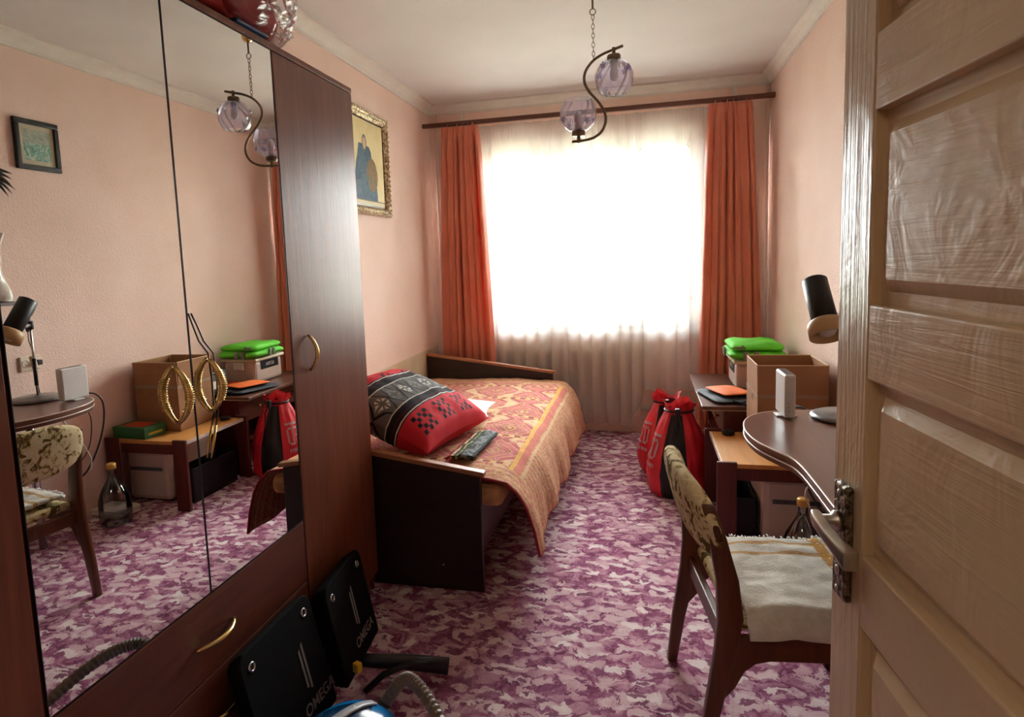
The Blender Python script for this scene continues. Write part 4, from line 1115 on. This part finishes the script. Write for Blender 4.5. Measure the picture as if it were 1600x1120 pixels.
    prof = [(.02, .006), (.06, .001), (.072, .006), (.078, .02), (.080, .09), (.076, .14), (.060, .185), (.038, .225), (.022, .255), (.018, .275), (.018, .305), (.021, .308), (.021, .315), (.017, .317)]
    MB().lathe(prof, 40, cap=False).build('glass_body', 'bottle_glass', d, True)
    MB().lathe([(.0225, .300), (.0235, .302), (.0235, .326), (.020, .330), (0, .331)], 24).build('cap', 'bottle_cap', d, True)
low_table()

# ------------------------------------------------------------------ desk with wavy edge
DZ = .745
def desk():
    xr = XR - .003
    pts = [(xr, 1.08), (.424, 1.08), (.424, 1.50), (.423, 1.70), (.420, 1.82), (.408, 1.90), (.376, 1.97), (.345, 2.05), (.330, 2.14), (.331, 2.23), (.350, 2.325), (.395, 2.405), (.46, 2.455), (.54, 2.48), (.64, 2.487), (xr, 2.487)]
    # smooth the curved part
    def cat(p, m=5):
        out = []
        for i in range(len(p) - 1):
            p0, p1, p2, p3 = p[max(0, i - 1)], p[i], p[i + 1], p[min(len(p) - 1, i + 2)]
            for k in range(m):
                s = k / m
                out.append(tuple(.5 * ((2 * b) + (-a + c) * s + (2 * a - 5 * b + 4 * c - d) * s * s + (-a + 3 * b - 3 * c + d) * s ** 3) for a, b, c, d in zip(p0, p1, p2, p3)))
        out.append(p[-1]); return out
    curve = cat(pts[2:15]); poly = [pts[0], pts[1]] + curve + [pts[15]]
    t = thing('writing_desk', 'brown desk with a wavy rounded end beside the door', 'desk', (.6, 1.75, 0))
    MB().prism(poly, DZ - .020, DZ).build('desk_top', 'desk_wood', t, world=True)
    low = [(x + (.004 if x < xr - .01 else 0), y) for x, y in poly]
    MB().prism(low, DZ - .044, DZ - .0205).build('lower_slab', 'dark_table', t, world=True)
    for z, r in ((DZ - .002, .0028), (DZ - .026, .0026)):
        MB().tube([(x - .001, y, z) for x, y in [pts[1]] + curve], r, 6).build('edge_trim', 'edge_strip', t, True, world=True)
    # pedestal at the near end
    P = lambda lo, hi, name, mat='desk_wood': MB().box(lo, hi).build(name, mat, t, bev=.003, world=True)
    P((.46, 1.09, 0), (xr, 1.108, DZ - .0445), 'side_panel'); P((.46, 1.42, 0), (xr, 1.438, DZ - .0445), 'side_panel')
    P((xr - .012, 1.109, .05), (xr, 1.419, DZ - .0445), 'back_panel')
    for k in range(3):
        d = P((.452, 1.11, .06 + k * .21), (.47, 1.418, .26 + k * .21), 'drawer')
        MB().tube([(.452, 1.23, .17 + k * .21), (.432, 1.235, .17 + k * .21), (.432, 1.295, .17 + k * .21), (.452, 1.30, .17 + k * .21)], .004, 8).build('handle', 'brass', d, True, world=True)
    MB().tube([(.74, 2.36, .001), (.74, 2.36, DZ - .0445)], .018, 14).build('leg', 'steel', t, True, world=True)
    # router on its foot
    r = thing('wifi_router', 'upright white router on the rounded desk end', 'router', (.491, 2.392, DZ + .001), radians(2))
    MB().box((-.018, -.068, .006), (.018, .068, .158)).build('case', 'white_plastic', r, bev=.006)
    MB().box((-.034, -.026, .0), (.034, .026, .0055)).build('foot', 'white_plastic', r, bev=.002)
    for k in range(9): MB().box((-.012, -.055 + k * .0125, .1582), (.012, -.050 + k * .0125, .1588)).build('vent_slot', 'grey_box', r)
    for k in range(3): MB().lathe([(.002, 0), (.0015, .001), (0, .0012)], 8, Matrix.Translation((-.004, -.068, .03 + k * .014)) @ Matrix.Rotation(pi / 2, 4, 'X')).build('status_light', 'blue_shell', r)
    # desk lamp
    l = thing('desk_lamp', 'black desk lamp with a beige shade rim on chrome pole', 'lamp', (.685, 2.375, DZ + .001))
    MB().lathe([(.113, 0), (.116, .004), (.114, .010), (.100, .016), (.02, .020), (.012, .024)], 48).build('base', 'grey_metal', l, True)
    MB().tube([(0, 0, .02), (0, 0, .455)], .0055, 12).build('pole', 'steel', l, True)
    MB().tube([(0, 0, .07), (0, 0, .20)], .0085, 12).build('grip_sleeve', 'black_plastic', l, True)
    MB().lathe([(.013, .34), (.015, .345), (.015, .375), (.013, .38)], 16).build('clamp', 'black_plastic', l, True)
    hp = Vector((-.128, -.165, .395))
    MB().tube([(.05, .03, .362), (0, 0, .360), (-.07, -.085, .366), (hp.x, hp.y, hp.z)], .0085, 10).build('arm', 'steel', l, True)
    MB().tube([(.03, .018, .361), (.058, .035, .360), (.066, .04, .345), (.066, .041, .325)], [.014, .014, .010, .006], 10).build('cable_gland', 'black_plastic', l, True)
    axis = Vector((.02, -.115, -.180)).normalized()
    R = axis.to_track_quat('Z', 'Y').to_matrix().to_4x4()
    topc = Vector((-.138, -.108, .486))
    M = Matrix.Translation(topc) @ R
    h = MB().lathe([(.001, 0), (.034, .0), (.0385, .004), (.0385, .165), (.036, .168)], 36, M).build('lamp_head', 'black_plastic', l, True)
    for k in range(3): MB().box((-.012, -.0395 + 0, .03 + k * .012), (.012, -.0383, .036 + k * .012), M).build('vent_slot', 'black_hollow', h)
    MB().lathe([(.036, .150), (.046, .152), (.053, .160), (.056, .172), (.056, .206), (.053, .206), (.050, .172), (.038, .160)], 40, M, cap=False).build('shade_rim', 'beige_plastic', l, True)
    MB().lathe([(.012, .165), (.024, .178), (.026, .19), (.018, .2), (0, .204)], 20, M).build('bulb', 'white_plastic', l, True)
    # cord with inline switch
    pts = [(.066, .041, .325), (.072, .045, .28), (.078, .06, .24), (.085, .07, .20)]
    MB().tube(pts, .0025, 6).build('cord', 'cord_brown', l, True)
    s = MB().box((-.010, -.012, -.034), (.010, .012, .034), Matrix.Translation((.092, .075, .168)) @ Matrix.Rotation(radians(14), 4, 'Y')).build('inline_switch', 'beige_plastic', l, bev=.005)
    MB().tube([(.100, .08, .135), (.110, .095, .08), (.12, .11, .02), (.125, .118, .0), (.126, .125, -.1)], .0025, 6).build('cord', 'cord_brown', l, True)
    # loose cables behind the desk end
    cs = [([(.60, 2.50, .735), (.56, 2.56, .74), (.545, 2.60, .69), (.56, 2.61, .58), (.60, 2.60, .45), (.66, 2.58, .33), (.72, 2.58, .28)], .0045, 'cord_black', 'thick black cable looping down behind the desk end', ),
          ([(.58, 2.51, .70), (.565, 2.54, .62), (.59, 2.55, .50), (.64, 2.56, .42), (.70, 2.57, .36), (.74, 2.58, .27)], .0028, 'cord_brown', 'thin brown cable hanging below the desk end'),
          ([(.70, 2.50, .68), (.70, 2.51, .60), (.66, 2.53, .53), (.62, 2.54, .46), (.60, 2.55, .40), (.62, 2.56, .34)], .0035, 'cord_white', 'white cable hanging below the desk end')]
    for p, r_, m_, lab in cs:
        q = cat(p, 6); tag(MB().tube(q, r_, 6).build('loose_cable', m_, smooth=True), lab, 'cable')
    # wall socket
    s = thing('wall_socket', 'cream double wall socket above the desk', 'socket', (XR, 2.50, .865))
    MB().box((-.010, -.055, 0), (-.001, .055, .075)).build('face_plate', 'cream_plastic', s, bev=.004)
    for y in (-.027, .027):
        MB().lathe([(.02, 0), (.02, .002), (.017, .002), (.016, -.004)], 20, Matrix.Translation((-.0102, y, .0375)) @ Matrix.Rotation(-pi / 2, 4, 'Y'), cap=False).build('socket_ring', 'white_plastic', s, True)
    MB().box((-.04, .012, .024), (-.0125, .042, .051)).build('plug', 'black_plastic', s, bev=.005)
    # shelf, porcelain vase and dried feathers on the wall
    sh = thing('wall_shelf', 'thin grey wall shelf above the desk', 'shelf', (.78, 1.9, 1.19))
    MB().box((.70, 1.45, 1.205), (XR - .002, 2.375, 1.222)).build('board', 'grey_metal', sh, bev=.003, world=True)
    for y in (1.6, 2.25): MB().prism([(XR - .002, 1.20), (XR - .002, 1.11), (XR - .012, 1.11), (.74, 1.195), (.74, 1.2045), (XR - .002, 1.2045)], y, y + .012, Matrix(((1, 0, 0, 0), (0, 0, 1, 0), (0, 1, 0, 0), (0, 0, 0, 1)))).build('bracket', 'grey_metal', sh, world=True)
    f = thing('porcelain_figurine', 'glazed white porcelain figurine of a swan on the wall shelf', 'figurine', (.775, 2.315, 1.223))
    f['label'] = 'glazed white porcelain figurine on the wall shelf'
    def body(u, v):
        a = 2 * pi * u
        pr = [(0, .042), (.06, .050), (.15, .046), (.30, .032), (.45, .022), (.55, .019), (.60, .026), (.68, .024), (.74, .015), (1, .011)]
        k = pr[-1][1]
        for (z0, r0), (z1, r1) in zip(pr, pr[1:]):
            if v <= z1: k = r0 + (r1 - r0) * (v - z0) / (z1 - z0); break
        k *= 1 + (.10 * sin(a * 3 + v * 8) if v < .5 else 0)
        bend = max(0, v - .70)
        return (k * cos(a), k * sin(a) + bend * .16, .001 + v * .32 + 0)
    MB().grid(body, 28, 30, closed_u=True).build('body', 'porcelain', f, True)
    MB().lathe([(.052, 0), (.054, .004), (.048, .010)], 24).build('plinth', 'porcelain', f, True)
    fe = thing('dried_feathers', 'dark dried feathers fixed to the peach wall', 'feathers', (XR - .012, 2.36, 1.80))
    for k in range(7):
        a = radians(-32 + k * 11); L = .11 + .012 * (k % 3)
        def lf(u, v): 
            wv = .009 * sin(pi * u) ; s = L * u
            return (-.004 - .02 * sin(pi * u * .5) - .001 * k, .01 + s * cos(a) - (v - .5) * 2 * wv * sin(a), .03 + s * sin(a) - .05 * u * u + (v - .5) * 2 * wv * cos(a))
        MB().grid(lf, 10, 2).build('feather', 'feather', fe, True, solid=.001)
    MB().tube([(-.006, -.12, .02), (-.006, .02, .032)], .003, 6).build('stem', 'feather', fe, True)
    # black bag under the desk
    b = thing('laptop_bag', 'black bag lying under the desk behind chair', 'bag', (.735, 1.95, 0))
    MB().box((-.115, -.22, .001), (.115, .22, .16)).build('bag_body', 'black_cloth', b, bev=.03)
    text_mesh('VOX', .07, 'lettering', 'white_print', b, Matrix.Translation((-.1162, 0, .09)) @ Matrix.Rotation(-pi / 2, 4, 'Z') @ Matrix.Rotation(pi / 2, 4, 'X'))
    MB().tube([(0, -.1, .155), (0, -.09, .19), (0, .09, .19), (0, .1, .155)], .008, 8).build('carry_handle', 'black_cloth', b, True)
desk()

# ------------------------------------------------------------------ chair
def chair():
    t = thing('dining_chair', 'wooden chair with a floral padded back at the desk', 'chair', CH_LOC, radians(CH_ROT))
    hw = .225
    def limb(pts, w_, d_, name):
        # rectangular limb through points; w_ along y, d_ along x
        mb = MB(); vs = []
        for (x, y, z), a, b in zip(pts, w_, d_): vs += [(x - b / 2, y - a / 2, z), (x + b / 2, y - a / 2, z), (x + b / 2, y + a / 2, z), (x - b / 2, y + a / 2, z)]
        n = len(pts); fs = [(3, 2, 1, 0), tuple(4 * (n - 1) + k for k in range(4))]
        for i in range(n - 1):
            for k in range(4): fs.append((4 * i + k, 4 * i + (k + 1) % 4, 4 * i + 4 + (k + 1) % 4, 4 * i + 4 + k))
        return mb.add(vs, fs).build(name, 'chair_wood', t, True, bev=.005)
    for s in (-1, 1):
        y = s * hw
        limb([(-.262, y, 0), (-.240, y, .16), (-.208, y, .33), (-.196, y, .42), (-.204, y, .52), (-.228, y, .63), (-.252, y, .715)], [.026, .028, .030, .030, .028, .026, .022], [.030, .040, .052, .062, .054, .042, .030], 'leg')
        limb([(.225, y, 0), (.215, y, .2), (.205, y, .371)], [.026, .03, .032], [.028, .036, .046], 'leg')
        rl = [(-.196, .372), (.192, .372), (.192, .255), (.186, .255), (.176, .285), (.155, .302), (.12, .310), (-.10, .310), (-.135, .302), (-.162, .280), (-.185, .235), (-.215, .200)]
        MB().prism(rl, y - .011, y + .011, Matrix(((1, 0, 0, 0), (0, 0, 1, 0), (0, 1, 0, 0), (0, 0, 0, 1)))).build('seat_rail', 'chair_wood', t, bev=.003)
    MB().box((-.212, -hw + .016, .315), (-.190, hw - .016, .370)).build('seat_rail', 'chair_wood', t, bev=.004)
    MB().box((.190, -hw + .018, .315), (.212, hw - .018, .370)).build('seat_rail', 'chair_wood', t, bev=.004)
    MB().box((-.185, -.215, .3725), (.23, .215, .405)).build('seat', 'floral', t, bev=.014)
    # curved padded back wrapped over the uprights
    def pad(u, v):
        a = 2 * pi * u; e = v * 2 - 1
        y = e * (hw + .022)
        cap = (1 - abs(e) ** 6) ** .5 if abs(e) < 1 else 0
        hz = .108 * (.80 + .20 * (1 - e * e)); 
        zz = .648 + .008 * (1 - e * e)
        ct = math.copysign(abs(cos(a)) ** .6, cos(a)); stt = math.copysign(abs(sin(a)) ** .8, sin(a))
        z = zz + hz * ct * (.25 + .75 * cap)
        xb = -.232 - .030 * (1 - e * e) - (z - .648) * .26
        return (xb + .030 * stt * (.3 + .7 * cap), y, z)
    MB().grid(pad, 36, 30, closed_u=True).build('backrest', 'floral', t, True)
    # folded wool cloth on the seat
    c = thing('seat_cloth', 'cream wool cloth with mustard stripes on the chair seat', 'cloth', CH_LOC, radians(CH_ROT))
    def top_(u, v):
        x = -.153 + .395 * u; y = -.247 + .455 * v
        ex = max(0, abs(u - .5) * 2 - .9) / .1; ey = max(0, abs(v - .5) * 2 - .90) / .10
        z = .433 + .008 * fbm(x * 9, y * 9) + .005 * fbm(x * 22, y * 22) - .012 * ey ** 2
        if v < .08: z -= .045 * ((.08 - v) / .08) ** 1.2
        if y < -.238: y = -.250
        return (x, y, z)
    MB().grid(top_, 44, 44, lambda u, v: (u * .435, v * .455)).build('cloth', 'towel', c, True, solid=.016)
    fr = MB(); random.seed(3)
    for k in range(120):
        u = .08 + .9 * k / 119; p = Vector(top_(u, .995)); L = random.uniform(.012, .026)
        q = p + Vector((random.uniform(-.008, .008), L, random.uniform(-.004, .012))); mq = (p + q) / 2 + Vector((random.uniform(-.004, .004), 0, .005))
        fr.tube([p, mq, q], [.0025, .0022, .0014], 4)
    fo = fr.build('fringe', 'white_cloth', c, True); fo['kind'] = 'stuff'
CH_LOC = (.372, 1.842, 0); CH_ROT = 7.4
chair()

# ------------------------------------------------------------------ black folded bags leaning on the wardrobe
def mat_bags():
    def bag(y0, y1, h, lean, xb, label, text, rz, yo):
        wd = y1 - y0
        t = thing('folded_bag', label, 'bag', (xb, (y0 + y1) / 2, .002), 0, 'black folded bags at wardrobe')
        t.rotation_euler = (0, -lean, radians(rz))
        def outline(inset, top_r):
            hw = wd / 2 - inset
            pts = [(-hw, 0), (hw, 0)]
            r = top_r
            pts += [(hw - r + r * cos(a), h - r + r * sin(a)) for a in arc(0, pi / 2, 6)]
            pts += [(-hw + r + r * cos(a), h - r + r * sin(a)) for a in arc(pi / 2, pi, 6)]
            return pts
        Y = Matrix(((0, 0, 1, 0), (1, 0, 0, 0), (0, 1, 0, 0), (0, 0, 0, 1)))
        for k in range(3):
            MB().prism([(a, b * (1 - .02 * k)) for a, b in outline(.003 * k, .035)], -.003 - .0165 * (k) - .0155, -.003 - .0165 * k, Y).build('layer', 'black_cloth', t, bev=.005)
        for s in (-1, 1):
            c = Matrix.Translation((-.003, s * (wd / 2 - .045), h - .045)) @ Matrix.Rotation(pi / 2, 4, 'Y')
            g = MB().lathe([(.0075, .0), (.0085, .003), (.0125, .003), (.0135, 0)], 20, c, cap=False).build('grommet', 'steel', t, True)
            MB().lathe([(.0075, .0006), (.0001, .0007)], 16, c).build('eyelet_hole', 'black_hollow', g)
        # two slanting bars and the lettering
        for k in range(2):
            y = yo + k * .017
            MB().prism([(y, .12 - k * .01), (y + .009, .118 - k * .01), (y + .009, .235 + k * .012), (y, .229 + k * .012)], -.0028, -.0016, Y).build('printed_bar', 'grey_print', t)
        text_mesh(text, .046, 'lettering', 'grey_print', t, Matrix.Translation((-.0022, yo + .045, .064)) @ Matrix.Rotation(pi / 2, 4, 'Z') @ Matrix.Rotation(pi / 2, 4, 'X'), bold=.0006)
        return t
    bag(1.295, 1.645, .355, radians(13), -.925, 'black folded bag with steel grommets leaning on wide drawers', 'OMEGA', 0, .055)
    bag(1.695, 2.015, .325, radians(11), -.93, 'black folded bag with lettering leaning on plain wardrobe door', 'OMEGA', 6, .0)
mat_bags()

# ------------------------------------------------------------------ vacuum cleaner
def vacuum():
    t = thing('vacuum_cleaner', 'blue vacuum cleaner with grey ribbed hose before the wardrobe', 'vacuum cleaner', VC, radians(-22))
    def dome(ax, ay, z0, h, p=2.4):
        def f(u, v):
            a = 2 * pi * u; b = v * pi / 2
            c = cos(b) ** .75 if v < 1 else 0
            return (ax * c * math.copysign(abs(cos(a)) ** .85, cos(a)), ay * c * math.copysign(abs(sin(a)) ** .85, sin(a)), z0 + h * sin(b))
        return f
    MB().grid(dome(.135, .185, .085, .125), 44, 14, closed_u=True).build('shell', 'blue_shell', t, True)
    MB().lathe([(.10, .025), (.13, .04), (.137, .07), (.134, .0845)], 40, Matrix.Diagonal((1, 1.35, 1, 1))).build('body', 'black_plastic', t, True)
    def lid(u, v):
        a = 2 * pi * u; r = v; x, y = .092 * r * cos(a), .135 * r * sin(a) - .02
        c = max(0, 1 - (abs(x / .135)) ** 2 - (abs(y / .185)) ** 2); return (x, y, .085 + .125 * c ** .5 + .006)
    MB().grid(lid, 40, 8, closed_u=True).build('dark_lid', 'dark_blue_shell', t, True, solid=.004)
    def strip(u, v):
        x = (u - .5) * .024; y = -.12 + .25 * v; c = max(0, 1 - (x / .135) ** 2 - (y / .185) ** 2); return (x, y, .085 + .125 * c ** .5 + .012)
    s = MB().grid(strip, 3, 16).build('carry_strip', 'silver_plastic', t, True, solid=.006)
    MB().lathe([(.007, 0), (.007, .004), (0, .005)], 12, Matrix.Translation((0, .06, .213))).build('button', 'white_plastic', t, True)
    for sx in (-1, 1):
        MB().lathe([(.055, -.014), (.06, -.01), (.06, .01), (.055, .014)], 24, Matrix.Translation((sx * .138, -.07, .061)) @ Matrix.Rotation(pi / 2, 4, 'Y')).build('wheel', 'black_plastic', t, True)
    # hose: arc rising from the nose and coming down to the carpet beside the camera side
    key = HOSE
    def cat(p, m=14):
        out = []
        for i in range(len(p) - 1):
            p0, p1, p2, p3 = p[max(0, i - 1)], p[i], p[i + 1], p[min(len(p) - 1, i + 2)]
            for k in range(m):
                q = k / m
                out.append(tuple(.5 * ((2 * b) + (-a + c) * q + (2 * a - 5 * b + 4 * c - d) * q * q + (-a + 3 * b - 3 * c + d) * q ** 3) for a, b, c, d in zip(p0, p1, p2, p3)))
        out.append(p[-1]); return out
    path = cat([tuple(Vector(k)) for k in key]); rs = [.0165 + (.0022 if i % 2 else -.0012) for i in range(len(path))]
    R = Matrix.Rotation(radians(22), 4, 'Z'); V = Vector(VC)
    loc = lambda p: tuple(R @ (Vector(p) - V))
    h = MB().tube([loc(p) for p in path], rs, 12).build('hose', 'hose', t, False)
    MB().tube([loc(key[0]), loc((key[0][0] - .03, key[0][1] - .03, key[0][2] - .05)), loc((VC[0] + .07, VC[1] + .15, .12))], [.021, .023, .026], 14).build('hose_connector', 'black_plastic', t, True)
    w_ = MB().tube([loc(p) for p in ((-.875, 1.715, .09), (-.83, 1.74, .075), (-.75, 1.775, .06), (-.615, 1.80, .045))], [.020, .022, .024, .026], 14).build('wand_handle', 'black_plastic', t, True)
    MB().tube([loc(p) for p in ((-.66, 1.775, .07), (-.72, 1.73, .085), (-.79, 1.69, .07), (-.84, 1.655, .03))], [.008, .009, .010, .010], 8).build('grip_loop', 'black_plastic', w_, True)
    MB().box((-.012, -.010, 0), (.012, .010, .03), Matrix.Translation(Vector(loc((-.865, 1.665, .085))))).build('yellow_tab', 'yellow_plastic', t, bev=.003)
VC = (-.745, 1.30, .001)
HOSE = [(-.70, 1.50, .13), (-.65, 1.51, .195), (-.60, 1.485, .205), (-.53, 1.43, .175), (-.46, 1.35, .115), (-.42, 1.22, .06), (-.43, 1.08, .022), (-.52, .98, .02)]
vacuum()
